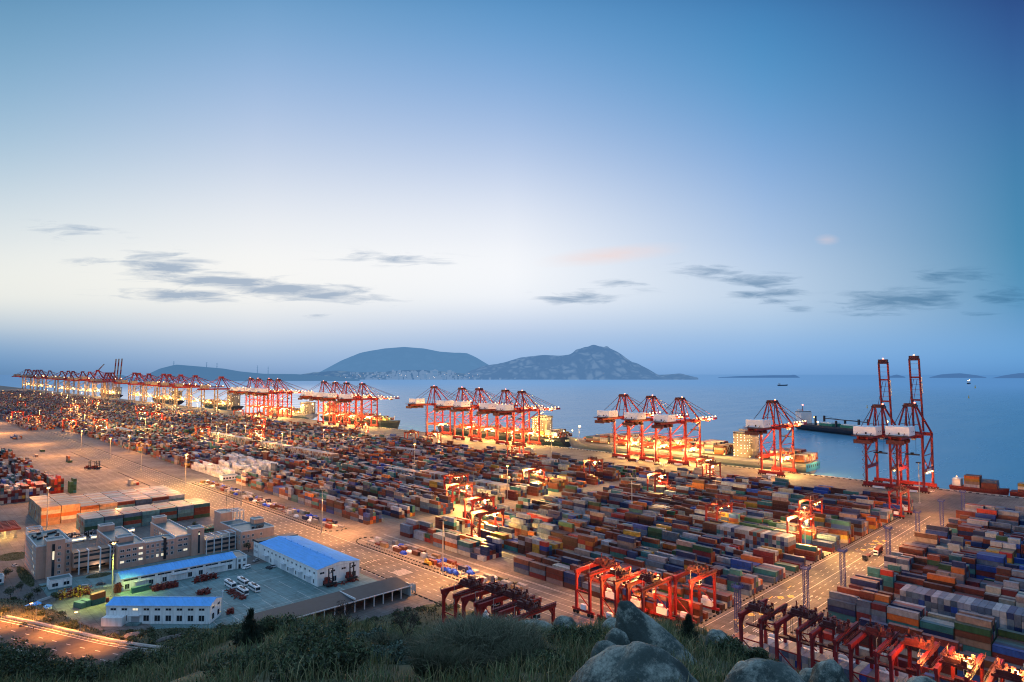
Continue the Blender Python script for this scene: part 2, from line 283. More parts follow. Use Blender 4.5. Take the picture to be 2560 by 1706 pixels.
# ================================================================== SETTING
def struct(o): o['kind']='structure'; return o
struct(MB().add([(-1600,-400,0),(724,-400,0),(724,7600,0),(-1600,7600,0)],[(0,1,2,3)]).build('yard_ground',M['ground']))
struct(MB().box(720,724.5,-400,7600,-6,.25).build('quay_wall',M['kerbw']))
def seamat():
    m=bpy.data.materials.new('sea_water'); m.use_nodes=True; nt=m.node_tree; b=nt.nodes['Principled BSDF']; L=nt.links.new
    b.inputs['Base Color'].default_value=(.035,.15,.31,1); b.inputs['Roughness'].default_value=.34; b.inputs['IOR'].default_value=1.33; b.inputs['Specular IOR Level'].default_value=.4
    g=N(nt,'ShaderNodeNewGeometry'); mp=N(nt,'ShaderNodeMapping'); mp.inputs['Scale'].default_value=(.004,.02,.02); mp.inputs['Rotation'].default_value=(0,0,-A); L(g.outputs['Position'],mp.inputs[0])
    no=N(nt,'ShaderNodeTexNoise'); no.inputs['Scale'].default_value=1; no.inputs['Detail'].default_value=7; no.inputs['Roughness'].default_value=.6; L(mp.outputs[0],no.inputs['Vector'])
    mr=N(nt,'ShaderNodeMapRange'); mr.inputs['To Min'].default_value=.16; mr.inputs['To Max'].default_value=.36; L(no.outputs['Fac'],mr.inputs['Value']); L(mr.outputs[0],b.inputs['Roughness'])
    n2=N(nt,'ShaderNodeTexNoise'); n2.inputs['Scale'].default_value=.25; n2.inputs['Detail'].default_value=4; L(g.outputs['Position'],n2.inputs['Vector'])
    bp=N(nt,'ShaderNodeBump'); bp.inputs['Strength'].default_value=.45; bp.inputs['Distance'].default_value=.6; L(n2.outputs['Fac'],bp.inputs['Height']); L(bp.outputs[0],b.inputs['Normal'])
    cr=N(nt,'ShaderNodeMix',data_type='RGBA'); L(no.outputs['Fac'],cr.inputs[0]); cr.inputs[6].default_value=(.07,.25,.40,1); cr.inputs[7].default_value=(.13,.37,.55,1); L(cr.outputs[2],b.inputs['Base Color'])
    # distance haze painted over the water as emission, by distance from the port
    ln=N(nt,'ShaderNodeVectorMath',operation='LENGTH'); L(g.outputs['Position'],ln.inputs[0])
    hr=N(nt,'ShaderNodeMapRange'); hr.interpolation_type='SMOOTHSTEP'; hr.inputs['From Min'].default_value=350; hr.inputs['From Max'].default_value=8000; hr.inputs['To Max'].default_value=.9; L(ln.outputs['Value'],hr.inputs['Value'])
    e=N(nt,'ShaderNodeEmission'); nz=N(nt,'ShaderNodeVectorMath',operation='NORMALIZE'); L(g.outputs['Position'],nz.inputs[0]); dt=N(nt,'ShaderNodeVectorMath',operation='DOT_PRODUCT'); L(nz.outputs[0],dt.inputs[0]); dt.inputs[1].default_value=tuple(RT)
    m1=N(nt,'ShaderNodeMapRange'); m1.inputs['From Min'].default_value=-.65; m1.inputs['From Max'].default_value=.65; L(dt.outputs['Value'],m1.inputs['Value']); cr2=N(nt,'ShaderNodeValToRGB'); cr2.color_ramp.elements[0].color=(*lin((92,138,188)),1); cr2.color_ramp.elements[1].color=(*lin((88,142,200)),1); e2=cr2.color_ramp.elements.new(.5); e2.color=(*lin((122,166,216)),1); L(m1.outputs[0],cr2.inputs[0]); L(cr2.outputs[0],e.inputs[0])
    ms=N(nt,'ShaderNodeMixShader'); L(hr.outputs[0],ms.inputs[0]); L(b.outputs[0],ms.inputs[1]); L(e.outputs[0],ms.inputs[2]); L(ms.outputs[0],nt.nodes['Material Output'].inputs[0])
    return m
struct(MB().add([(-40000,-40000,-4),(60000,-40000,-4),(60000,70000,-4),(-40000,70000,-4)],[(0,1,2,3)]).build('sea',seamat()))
# ---- islands as ridged terrain
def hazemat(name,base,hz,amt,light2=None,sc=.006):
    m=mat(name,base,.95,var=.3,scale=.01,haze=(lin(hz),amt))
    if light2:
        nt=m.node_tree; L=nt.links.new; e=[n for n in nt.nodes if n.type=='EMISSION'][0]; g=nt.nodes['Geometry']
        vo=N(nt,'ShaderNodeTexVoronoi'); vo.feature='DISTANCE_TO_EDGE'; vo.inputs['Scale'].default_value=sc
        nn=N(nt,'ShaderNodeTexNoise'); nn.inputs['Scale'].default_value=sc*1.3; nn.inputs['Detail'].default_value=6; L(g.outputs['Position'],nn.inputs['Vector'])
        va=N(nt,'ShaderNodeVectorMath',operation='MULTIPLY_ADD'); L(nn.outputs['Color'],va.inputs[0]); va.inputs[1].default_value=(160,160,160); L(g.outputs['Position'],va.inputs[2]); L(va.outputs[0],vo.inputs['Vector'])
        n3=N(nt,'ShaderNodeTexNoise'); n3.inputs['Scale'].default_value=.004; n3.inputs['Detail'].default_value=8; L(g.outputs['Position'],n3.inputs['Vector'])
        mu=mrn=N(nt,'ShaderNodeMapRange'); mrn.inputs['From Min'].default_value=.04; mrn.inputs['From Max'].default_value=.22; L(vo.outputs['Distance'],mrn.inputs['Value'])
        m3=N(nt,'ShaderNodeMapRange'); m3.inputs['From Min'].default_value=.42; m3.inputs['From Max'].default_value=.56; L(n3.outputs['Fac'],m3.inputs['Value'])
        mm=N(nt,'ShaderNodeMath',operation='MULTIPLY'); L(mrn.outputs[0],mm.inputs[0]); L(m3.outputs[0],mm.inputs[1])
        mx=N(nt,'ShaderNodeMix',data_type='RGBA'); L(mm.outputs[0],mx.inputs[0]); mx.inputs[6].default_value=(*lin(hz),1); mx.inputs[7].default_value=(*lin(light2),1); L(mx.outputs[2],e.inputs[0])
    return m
def smoothnoise(n,seed,k):
    r=np.random.RandomState(seed); a=r.randn(k+3); x=np.linspace(0,k,n); i=x.astype(int); t=x-i; t=t*t*(3-2*t); return a[i]*(1-t)+a[i+1]*t
def island(name,sky,D,wd,m,seed=1,rough=.12,n=260,label=None):
    xs=np.array([p[0] for p in sky],float); ys=np.array([p[1] for p in sky],float)
    X=np.linspace(xs[0],xs[-1],n); Yp=np.interp(X,xs,ys); ker=np.ones(5)/5; Yp[2:-2]=np.convolve(Yp,ker,'valid')
    T=np.linspace(-1,1,41); V=np.zeros((len(T),n,3)); r=np.random.RandomState(seed)
    for i,x in enumerate(X):
        tz=(x-1280)/1597; hh=max(2,110+(934-Yp[i])/1597*D)
        for j,t in enumerate(T):
            d=D+t*wd; V[j,i,0]=(FW.x+RT.x*tz)*d; V[j,i,1]=(FW.y+RT.y*tz)*d
            V[j,i,2]=hh*(1-abs(t)**1.35)
    nz=np.zeros((len(T),n))
    for o in range(4):
        k=8*2**o; gx=r.randn(k+3,k+3); xi=np.linspace(0,k,n); yi=np.linspace(0,k,len(T)); a=xi.astype(int); b=yi.astype(int); fx=xi-a; fy=yi-b; fx=fx*fx*(3-2*fx); fy=fy*fy*(3-2*fy)
        g=gx[np.ix_(b,a)]*(1-fx)*(1-fy)[:,None]+gx[np.ix_(b,a+1)]*fx*(1-fy)[:,None]+gx[np.ix_(b+1,a)]*(1-fx)*fy[:,None]+gx[np.ix_(b+1,a+1)]*fx*fy[:,None]; nz+=g/2**o
    V[:,:,2]*=1+rough*nz*(1-np.exp(-np.abs(T)[:,None]*4)); V[:,:,2]-=6
    idx=np.arange(len(T)*n).reshape(len(T),n); F=np.stack([idx[:-1,:-1],idx[:-1,1:],idx[1:,1:],idx[1:,:-1]],-1).reshape(-1,4)
    return struct(raw_mesh(name,V.reshape(-1,3),F,m,smooth=True))
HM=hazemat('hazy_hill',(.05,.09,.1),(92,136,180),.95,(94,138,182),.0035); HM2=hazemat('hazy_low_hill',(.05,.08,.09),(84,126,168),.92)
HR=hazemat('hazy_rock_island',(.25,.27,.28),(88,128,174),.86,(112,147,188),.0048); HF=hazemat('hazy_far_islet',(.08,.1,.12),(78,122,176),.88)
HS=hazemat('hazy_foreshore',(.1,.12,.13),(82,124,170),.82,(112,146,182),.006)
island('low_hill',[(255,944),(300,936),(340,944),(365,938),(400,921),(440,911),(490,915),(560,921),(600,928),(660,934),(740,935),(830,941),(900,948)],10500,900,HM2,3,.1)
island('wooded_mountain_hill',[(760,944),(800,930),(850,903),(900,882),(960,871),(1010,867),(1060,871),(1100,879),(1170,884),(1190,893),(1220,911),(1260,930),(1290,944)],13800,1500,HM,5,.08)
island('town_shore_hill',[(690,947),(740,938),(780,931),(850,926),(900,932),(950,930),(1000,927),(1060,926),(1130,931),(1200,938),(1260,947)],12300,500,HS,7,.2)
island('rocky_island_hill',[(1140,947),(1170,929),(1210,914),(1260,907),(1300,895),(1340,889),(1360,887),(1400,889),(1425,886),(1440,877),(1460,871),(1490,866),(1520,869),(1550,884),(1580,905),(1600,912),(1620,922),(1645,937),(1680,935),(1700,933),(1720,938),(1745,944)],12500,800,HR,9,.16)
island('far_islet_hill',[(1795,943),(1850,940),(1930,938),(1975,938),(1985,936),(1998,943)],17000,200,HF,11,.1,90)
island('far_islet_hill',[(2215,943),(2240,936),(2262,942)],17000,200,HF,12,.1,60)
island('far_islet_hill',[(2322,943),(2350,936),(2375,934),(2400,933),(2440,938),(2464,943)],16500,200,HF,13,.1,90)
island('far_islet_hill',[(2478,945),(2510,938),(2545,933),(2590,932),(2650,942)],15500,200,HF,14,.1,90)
def at(x,y,z=0.):      # ground point under a viewing direction, used once to lay out far shore things
    f=(x-1280)/1597; dz=-(y-853)/1597; rz=math.sin(PITCH)+dz*math.cos(PITCH); ff=math.cos(PITCH)-dz*math.sin(PITCH)
    t=(z-110)/rz; return ((FW.x*ff+RT.x*f)*t,(FW.y*ff+RT.y*f)*t)
def dirpos(x,D): f=(x-1280)/1597; return (FW.x+RT.x*f)*D,(FW.y+RT.y*f)*D
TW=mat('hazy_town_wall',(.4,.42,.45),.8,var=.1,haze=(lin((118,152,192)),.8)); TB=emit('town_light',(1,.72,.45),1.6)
ax,ay=dirpos(1000,11750)
for (x,w,h,lab) in [(998,46,150,'slim pale twin tower block in the hazy town across the water'),(1088,95,165,'broad pale tower block, tallest in the hazy town across the water'),(1110,60,105,'pale mid height block beside the broad tower in the distant town'),(1065,55,90,'low pale block just before the broad tower in the distant town')]:
    X,Y=dirpos(x,11800); MBx=MB(); MBx.cbox((0,0,h/2),(w,60,h),-A); MBx.cbox((0,0,h+6),(w*.4,30,12),-A)
    o=empty('town_tower',(X,Y,8),0,lab,'building','tower blocks of the town across the bay'); MBx.build('tower_wall',TW,o)
    gw=MB()
    for k in range(6): gw.cbox((-FW.x*31,-FW.y*31,15+k*h/6.6),(w*.85,2,h/14),-A)
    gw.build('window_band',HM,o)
tb=MB()
for i in range(260):
    x=R.choice([R.gauss(1010,45),R.gauss(1110,50),R.uniform(860,1290)]); d=R.uniform(11650,12150); X,Y=dirpos(x,d); h=R.uniform(12,45)*(1.5 if 980<x<1150 else .8); z0=max(0,(d-11800)*.35)
    tb.cbox((X,Y,z0+h/2-5),(R.uniform(18,45),R.uniform(18,40),h+10),-A+R.uniform(-.3,.3))
o=tb.build('distant_town_houses',TW); o['kind']='stuff'; o['label']='hazy mass of small pale houses along the far shore'; o['category']='town'
lb=MB()
for i in range(34):
    X,Y=dirpos(R.uniform(850,1200),11600); lb.ball((X,Y,R.uniform(15,110)),R.uniform(2.5,5),6,4)
o=lb.build('distant_town_lights',TB); o['kind']='stuff'; o['label']='scattered warm lights of the town on the far shore'; o['category']='lights'
for (x,y0,y1) in [(435,912,903),(517,920,906),(543,922,908),(644,934,914),(671,935,917)]:
    X,Y=dirpos(x,10400); z0=110+(934-y0)/1597*10400-25; z1=110+(934-y1)/1597*10400; b=MB(); b.tube((0,0,0),(0,0,z1-z0),6,5,2)
    for k in (.5,.75,.95): b.cbox((0,0,(z1-z0)*k),(26,4,3),-A)
    i_={435:'peak of the low hill',517:'long crest, nearer its peak',543:'long crest, second past the peak',644:'low saddle, first of its pair',671:'low saddle, second of its pair'}[x]
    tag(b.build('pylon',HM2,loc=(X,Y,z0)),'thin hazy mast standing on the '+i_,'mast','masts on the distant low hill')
# ================================================================== ROADS AND MARKINGS
def sheet(name,x0,x1,y0,y1,z,m): return struct(MB().add([(x0,y0,z),(x1,y0,z),(x1,y1,z),(x0,y1,z)],[(0,1,2,3)]).build(name,m))
sheet('long_road',192,221,150,3000,.006,M['asphalt'])
sheet('cross_road',221,700,117,146,.006,M['asphalt'])
sheet('courtyard_pavement',86,190,279,371.5,.01,M['court'])
sheet('office_road',30,60,330,560,.008,M['asphalt'])
sheet('office_yard_pavement',60,160,388,416,.012,M['court'])
mk=MB(); Z=.016
def dash(x0,y0,x1,y1,w=.25,on=3,off=4.5):
    L_=math.hypot(x1-x0,y1-y0); n=int(L_/(on+off)); dx,dy=(x1-x0)/L_,(y1-y0)/L_
    for i in range(n):
        a=i*(on+off); cx,cy=x0+dx*(a+on/2),y0+dy*(a+on/2); rz=math.atan2(dy,dx); c,s=math.cos(rz),math.sin(rz)
        mk.add([(cx+u*on/2*c-w_*s*w/2,cy+u*on/2*s+w_*c*w/2,Z) for u,w_ in ((-1,-1),(1,-1),(1,1),(-1,1))],[(0,1,2,3)])
def seg(x0,y0,x1,y1,w=.3): 
    L_=math.hypot(x1-x0,y1-y0); dash(x0,y0,x1,y1,w,L_*.999,0)
for x in (199,203,207,211.5,215.5): dash(x,230,x,1500,.28,3.2,5)
seg(194.5,270,194.5,600,.3); seg(219.8,150,219.8,1500,.3)
for y in (125,128.8,135.5,139.2): dash(240,y,560,y,.28,3,4.5)
seg(225,132,580,132,.35); seg(225,119,560,119,.3); seg(240,145,560,145,.3)
for i in range(9): seg(203,296+i*1.0,212,296+i*1.0,.45)
for i in range(9): seg(268+i*0,120+i*.95,272,120+i*.95,.4)
def arrow(x,y,rz):
    c,s=math.cos(rz),math.sin(rz)
    def P(a,b): return (x+a*c-b*s,y+a*s+b*c,Z)
    mk.add([P(-2.2,-.16),P(.6,-.16),P(.6,.16),P(-2.2,.16)],[(0,1,2,3)]); mk.add([P(.6,-.6),P(2.1,0),P(.6,.6)],[(0,1,2)])
for y in (245,330,360,425,520): 
    for x in (201,205,209): arrow(x,y,math.pi/2)
for x in (252,300,330,395,455): 
    for y in (123,127,131): arrow(x,y,0)
# courtyard bay lines
for i in range(8): seg(107+i*9,287,107+i*9,312,.18)
for i in range(7): seg(112+i*8,318,112+i*8,333,.18)
seg(100,300,160,300,.18); seg(100,340,158,340,.2); seg(104,358,158,358,.15)
for i in range(12): seg(104+i*4.6,358,104+i*4.6,363,.12)
# small storage grid studs beside the long road
for yy in range(600,960,6):
    for xx in range(134,190,7):
        if R.random()<.8: seg(xx,yy,xx+2.4,yy,.45)
for yy in range(960,1500,14):
    for xx in range(110,190,12):
        if R.random()<.6: seg(xx,yy,xx+4,yy,.6)
for k in range(5):
    for s_ in (0,21): seg(247+27.7*k+s_,148,247+27.7*k+s_,380,.3)
for x in range(228,250,6): seg(x,150,x,378,.22)
struct(mk.build('road_markings',M['line']))
ym=MB()
def disc(x,y,r): ym.add([(x+r*math.cos(t),y+r*math.sin(t),.018) for t in [i*math.pi/5 for i in range(10)]],[tuple(range(10))])
for (x,y) in [(286,137),(291,134),(296,138),(301,135),(318,137),(323,134),(270,134),(275,138),(458,137),(463,134),(468,138),(473,134),(440,137),(446,134)]:
    for a in range(4): disc(x+1.25*math.cos(a*1.571),y+1.0*math.sin(a*1.571),.85)
for x in (283,312,334,436,452,478): ym.add([(x,140,.018),(x+5,140.2,.018),(x+5,140.6,.018),(x,140.4,.018)],[(0,1,2,3)])
struct(ym.build('yellow_road_markings',M['yline']))
# kerbs of alternating dark blocks
def kerb(pts,name='kerb_blocks',on=1.9,off=1.5,w=.5,h=.45,m='kerb'):
    b=MB()
    for (x0,y0),(x1,y1) in zip(pts[:-1],pts[1:]):
        L_=math.hypot(x1-x0,y1-y0); n=max(1,int(L_/(on+off))); 
        for i in range(n):
            t=(i+.5)/n; b.cbox((x0+(x1-x0)*t,y0+(y1-y0)*t,h/2),(on,w,h),math.atan2(y1-y0,x1-x0))
    return struct(b.build(name,M[m]))
kerb([(221.2,222),(221.2,370),(224,377),(231,381),(238,376)]); kerb([(225,232),(225,366)],on=1.2,off=1.6,h=.35)
kerb([(238,412),(230,408),(223,413),(221.5,424),(221.5,690)]); kerb([(225.5,424),(225.5,690)],on=1.2,off=1.6,h=.3)
kerb([(221.5,712),(221.5,1500)],on=4,off=1.2,h=.3); kerb([(192,226),(192,268)],on=2.6,off=1.6,h=.5); kerb([(195,284),(195,330)],on=2.6,off=1.6)
kerb([(187,700),(187,820)],on=6,off=.4,h=.35); kerb([(187,860),(187,1080)],on=6,off=.4,h=.35)
kerb([(230,147.5),(560,147.5)],on=1.3,off=2.3,w=.6,h=.55); kerb([(262,115.5),(560,115.5)],on=1.3,off=2.3,w=.6,h=.55)
kerb([(718,-100),(718,1700)],name='quay_kerb_blocks',on=2.5,off=3.2,w=.9,h=.7)
# ================================================================== HILLSIDE (camera stands on it)
SIL=[(2.14,.3197),(6.23,.3396),(8.48,.3546),(10.86,.3699),(13.36,.3777),(15.98,.3665),(18.74,.3567),(21.65,.3483),(24.7,.347),(27.88,.3505),(31.17,.3646),(34.55,.3778),(36.61,.3829),(38.69,.3815),(43.24,.3833),(46.05,.3742),(49.2,.373),(51.98,.368),(55.4,.3674),(57.42,.3617),(59.39,.3672),(61.97,.3767),(64.46,.3936),(66.86,.4093),(69.76,.4217),(72.53,.4178),(74.93,.4029),(77.44,.3935),(79.82,.3898),(82.27,.3846),(86.35,.3689)]
SA=[a for a,b in SIL]; SB=[b for a,b in SIL]
YBX=[-50,43,55,62,68,104,125,137,190,215]; YBY=[404,404,388,350,323,293,284,256,250,190]
def vnoise(x,y,s,seed=0):
    x=np.asarray(x)/s; y=np.asarray(y)/s; xi=np.floor(x).astype(int); yi=np.floor(y).astype(int); fx=x-xi; fy=y-yi; fx=fx*fx*(3-2*fx); fy=fy*fy*(3-2*fy)
    def h(a,b): n=(a*374761393+b*668265263+seed*974634777)&0x7fffffff; n=((n^(n>>13))*1274126177)&0x7fffffff; return (n&0xffff)/65535.*2-1
    return (h(xi,yi)*(1-fx)+h(xi+1,yi)*fx)*(1-fy)+(h(xi,yi+1)*(1-fx)+h(xi+1,yi+1)*fx)*fy
def terrain(x,y):
    x=np.asarray(x,float); y=np.asarray(y,float); r=np.hypot(x,y)+1e-6; az=np.degrees(np.arctan2(x,y)); s=np.interp(az,SA,SB)+.012
    r0=22.
    k=(s*r0-1.75)/r0
    near=1.75+k*r; far=s*r0+(r-r0)*np.maximum(.6,s+.2)+np.clip((r-60)/120,0,1)*3*vnoise(x,y,14,3)
    t=np.clip((r-r0+2)/4,0,1); drop=np.where(r<r0-2,near,near*(1-t)+np.maximum(near,far)*t)
    z=110-drop+.10*vnoise(x,y,1.3,1)*np.clip(r/8,0,1)+.05*vnoise(x,y,.45,2)
    d=np.interp(x,YBX,YBY)-y; zb=np.clip(d*.14,-4,4.)+.35*vnoise(x,y,9,5)*np.clip((r-100)/50,0,1)
    road=np.abs((y-(341.7-(x-37)*1.9+np.clip(x-46,0,99)*.5))-(-9))<14
    zb=np.where(x>205,-3,zb)
    zb=np.where((x<75)&(d>28)&road,3.8,zb)
    return np.maximum(z,zb)
azs=np.radians(np.arange(-70,160,.5)); rs=np.concatenate([[0.02],np.geomspace(1,30,60),np.geomspace(31,440,110)])
AZ,RR=np.meshgrid(azs,rs); TX=RR*np.sin(AZ); TY=RR*np.cos(AZ); TZ=terrain(TX,TY)
idx=np.arange(TX.size).reshape(TX.shape); F=np.stack([idx[:-1,:-1],idx[1:,:-1],idx[1:,1:],idx[:-1,1:]],-1).reshape(-1,4)
struct(raw_mesh('hillside_terrain',np.stack([TX,TY,TZ],-1).reshape(-1,3),F,M['soil'],smooth=True))
# ---- grass blades
def blades(name,P,hgt,wid,lean,cols,seed=1,seg_=2,m='grass'):
    r=np.random.RandomState(seed); n=len(P); a=r.rand(n)*6.283; H_=hgt*(.55+.9*r.rand(n)); l=lean*(.3+1.2*r.rand(n)); b=r.rand(n)*6.283
    ux,uy=np.cos(a)*wid/2,np.sin(a)*wid/2; lx,ly=np.cos(b)*l*H_,np.sin(b)*l*H_
    V=np.zeros((n,5,3)); V[:,0]=P+np.stack([-ux,-uy,0*ux-.05],-1); V[:,1]=P+np.stack([ux,uy,0*ux-.05],-1)
    mid=P+np.stack([lx*.35,ly*.35,H_*.6],-1); V[:,2]=mid+np.stack([ux*.8,uy*.8,0*ux],-1); V[:,3]=mid-np.stack([ux*.8,uy*.8,0*ux],-1); V[:,4]=P+np.stack([lx,ly,H_*(1-.25*l)],-1)
    base=np.arange(n)[:,None]*5
    F=np.concatenate([np.stack([base[:,0],base[:,0]+1,base[:,0]+2,base[:,0]+3],-1),np.stack([base[:,0]+3,base[:,0]+2,base[:,0]+4,base[:,0]+4],-1)])
    # triangles for tips
    me=bpy.data.meshes.new(name); Vf=V.reshape(-1,3).astype(np.float32); q=F[:n]; t=F[n:,:3]
    me.vertices.add(len(Vf)); me.vertices.foreach_set('co',Vf.ravel()); nl=n*7; me.loops.add(nl); lv=np.concatenate([q.ravel(),t.ravel()]).astype(np.int32); me.loops.foreach_set('vertex_index',lv)
    me.polygons.add(2*n); me.polygons.foreach_set('loop_start',np.concatenate([np.arange(n)*4,4*n+np.arange(n)*3]).astype(np.int32)); me.polygons.foreach_set('loop_total',np.concatenate([np.full(n,4),np.full(n,3)]).astype(np.int32)); me.update(calc_edges=True)
    ci=r.randint(0,len(cols),n); C=np.array(cols)[ci]*(.6+.8*r.rand(n,1)); C=np.concatenate([np.repeat(C,4,0),np.repeat(C*1.25,3,0)])
    at_=me.attributes.new('Col','FLOAT_COLOR','CORNER'); aa=np.ones((nl,4),np.float32); aa[:,:3]=C; at_.data.foreach_set('color',aa.ravel()); me.materials.append(M[m])
    o=bpy.data.objects.new(name,me); COL.objects.link(o); return o
def hill_pts(n,r0,r1,a0=0,a1=92,seed=1):
    r=np.random.RandomState(seed); rr=np.sqrt(r.rand(n)*(r1**2-r0**2)+r0**2); a=np.radians(a0+(a1-a0)*r.rand(n)); x=rr*np.sin(a); y=rr*np.cos(a); return np.stack([x,y,terrain(x,y)],-1)
GC=[(.09,.135,.055),(.13,.16,.065),(.17,.165,.08),(.08,.12,.065),(.25,.23,.12)]
def stuff(o,label,cat): o['kind']='stuff'; o['label']=label; o['category']=cat; return o
P=hill_pts(90000,6.5,27,0,92,3); dens=vnoise(P[:,0],P[:,1],1.1,8)+.6*vnoise(P[:,0],P[:,1],.4,9); P=P[dens>-.25]
stuff(blades('wild_grass',P,.30,.014,.5,GC,4),'dark wild grass growing over the hilltop slope','grass')
P=hill_pts(40000,26,60,0,92,5); stuff(blades('slope_grass',P,.45,.035,.5,GC,6),'dim grass on the steep slope falling away below the hilltop','grass')
# ---- leaf clouds
def leafcloud(ctrs,rad,n,size,cols,seed=1,squash=.75,sun=True):
    """ctrs Kx3, rad K, n leaves each -> V,F,C"""
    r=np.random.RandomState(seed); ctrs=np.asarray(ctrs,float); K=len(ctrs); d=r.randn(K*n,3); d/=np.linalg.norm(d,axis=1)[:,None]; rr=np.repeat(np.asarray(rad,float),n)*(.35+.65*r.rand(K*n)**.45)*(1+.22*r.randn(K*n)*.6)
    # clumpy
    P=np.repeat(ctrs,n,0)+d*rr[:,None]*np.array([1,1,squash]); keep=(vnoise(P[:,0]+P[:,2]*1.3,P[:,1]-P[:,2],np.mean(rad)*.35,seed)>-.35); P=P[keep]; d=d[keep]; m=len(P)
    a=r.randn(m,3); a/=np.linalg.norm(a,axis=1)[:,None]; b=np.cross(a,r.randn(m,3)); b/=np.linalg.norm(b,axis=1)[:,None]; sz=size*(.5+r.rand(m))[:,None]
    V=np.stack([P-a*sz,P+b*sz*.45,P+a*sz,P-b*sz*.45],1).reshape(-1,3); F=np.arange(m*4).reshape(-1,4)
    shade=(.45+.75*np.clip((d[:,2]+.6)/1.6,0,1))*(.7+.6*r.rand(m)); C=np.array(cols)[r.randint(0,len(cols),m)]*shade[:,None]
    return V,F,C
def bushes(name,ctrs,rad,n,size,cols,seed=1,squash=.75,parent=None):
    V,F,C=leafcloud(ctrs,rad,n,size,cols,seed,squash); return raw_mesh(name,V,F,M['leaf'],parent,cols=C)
DG=[(.045,.072,.034),(.065,.10,.044),(.08,.10,.05),(.035,.06,.042)]
DG2=[(.08,.13,.10),(.11,.16,.13),(.06,.10,.07)]
def hp(x,y,r,sink=0):   # hilltop position seen in a direction at a distance, dropped onto the slope
    f=(x-1280)/1597; vx,vy=FW.x+RT.x*f,FW.y+RT.y*f; L_=math.hypot(vx,vy); X,Y=vx/L_*r,vy/L_*r; return X,Y,float(terrain(X,Y))-sink
bl=[ # px, dist, radius, height squash, palette, label
 (640,17,.42,.7,DG,'tall dark bush at the brow of the hill below the long open shed'),
 (560,19,.5,.45,DG,'dark round bush just downhill of the tallest dark bush'),
 (470,18,.5,.4,DG,'low dark bush at the brow in line with the white blue-roofed warehouse'),
 (740,18,.45,.5,DG,'dark leafy bush below the near end of the long shed'),
 (820,17,.4,.5,DG,'dense bush beside the bare forked shrub at the brow'),
 (900,16.5,.4,.5,DG2,'paler grey green bush under the bare forked shrub'),
 (960,14,.4,.45,DG2,'small grey green bush dotted with tiny white flowers'),
 (1040,15,.35,.4,DG2,'low bush next to the tall grass mound'),
 (700,13,.7,.5,DG,'broad low bush in the middle of the dark slope'),
 (820,11,.6,.45,DG,'low bush on the open slope nearer than the brow bushes'),
 (350,20,.8,.5,DG,'low bush spreading above the lit road bend'),
 (230,19,.7,.5,DG,'scrubby bush just above the road guard rail'),
 (80,19,.8,.6,DG,'scrubby bush at the far end of the slope above the lit road'),
 (1420,16,.5,.5,DG,'dark bush behind the small grey boulders'),
 (1370,12,.45,.5,DG,'low dark bush uphill of the small grey boulders'),
 (1810,17,.5,.6,DG,'dark bush halfway down the ridge beside the pointed boulder'),
 (1870,17,.5,.5,[(.02,.045,.02),(.03,.06,.025)],'glossy green bush low on the ridge near the red gantry legs'),
 (1960,15,.45,.4,DG,'small bush between the two lichen covered boulders'),
 (2170,14,.55,.5,DG,'low bush beside the standing rounded boulder'),
 (2330,14,.7,.45,DG,'mossy hump of scrub before the lit yellow gantry crane'),
 (2450,14,.6,.4,DG,'mossy scrub at the end of the ridge under the lit gantry'),
 (1860,8.6,.32,.7,DG,'dark shrub tucked between the big pale boulder and the next boulder'),
]
for i,(x,r_,ra,sq,pal,lab) in enumerate(bl):
    X,Y,Zz=hp(x,0,r_); e=empty('bush',(X,Y,Zz),0,lab,'bush','bushes on the hilltop')
    k=7; rr=np.random.RandomState(40+i); cs=[(rr.randn()*ra*.55,rr.randn()*ra*.55,ra*sq*(.25+.55*rr.rand())) for _ in range(k)]
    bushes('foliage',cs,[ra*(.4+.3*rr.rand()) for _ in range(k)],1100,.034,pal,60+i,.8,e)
    b=MB(); 
    for c in cs: b.tube((0,0,-.1),(c[0]*1.1,c[1]*1.1,c[2]*1.3),.014,5,.004)
    b.build('stem',M['wood'],e)
def fir(x,r_,h,lab,seed):
    X,Y,Zz=hp(x,0,r_); e=empty('small_fir_tree',(X,Y,Zz-.05),0,lab,'tree','small firs on the hilltop'); b=MB(); b.tube((0,0,0),(0,0,h),.03,6,.006); b.build('trunk',M['wood'],e)
    rr=np.random.RandomState(seed); P=[];C=[]
    for i in range(90):
        t=rr.rand()**.8; z=h*(.1+.88*t); ln=h*.42*(1.02-t)*(.6+.6*rr.rand()); a=rr.rand()*6.28
        for k in range(26):
            q=rr.rand(); P.append((math.cos(a)*ln*q+rr.randn()*.02,math.sin(a)*ln*q+rr.randn()*.02,z+ln*q*.35+rr.randn()*.015))
    P=np.array(P); o=blades('crown',P,.075,.009,1.2,[(.015,.03,.02),(.02,.04,.024)],seed); reg(o,e); return e
fir(640,16.2,.85,'small dark fir rising above the bushes at the brow of the hill',3)
fir(1712,17,.8,'small dark fir just beyond the pointed boulder',4)
fir(2180,14.5,.45,'tiny fir sprig poking up under the gantry crane legs',5)
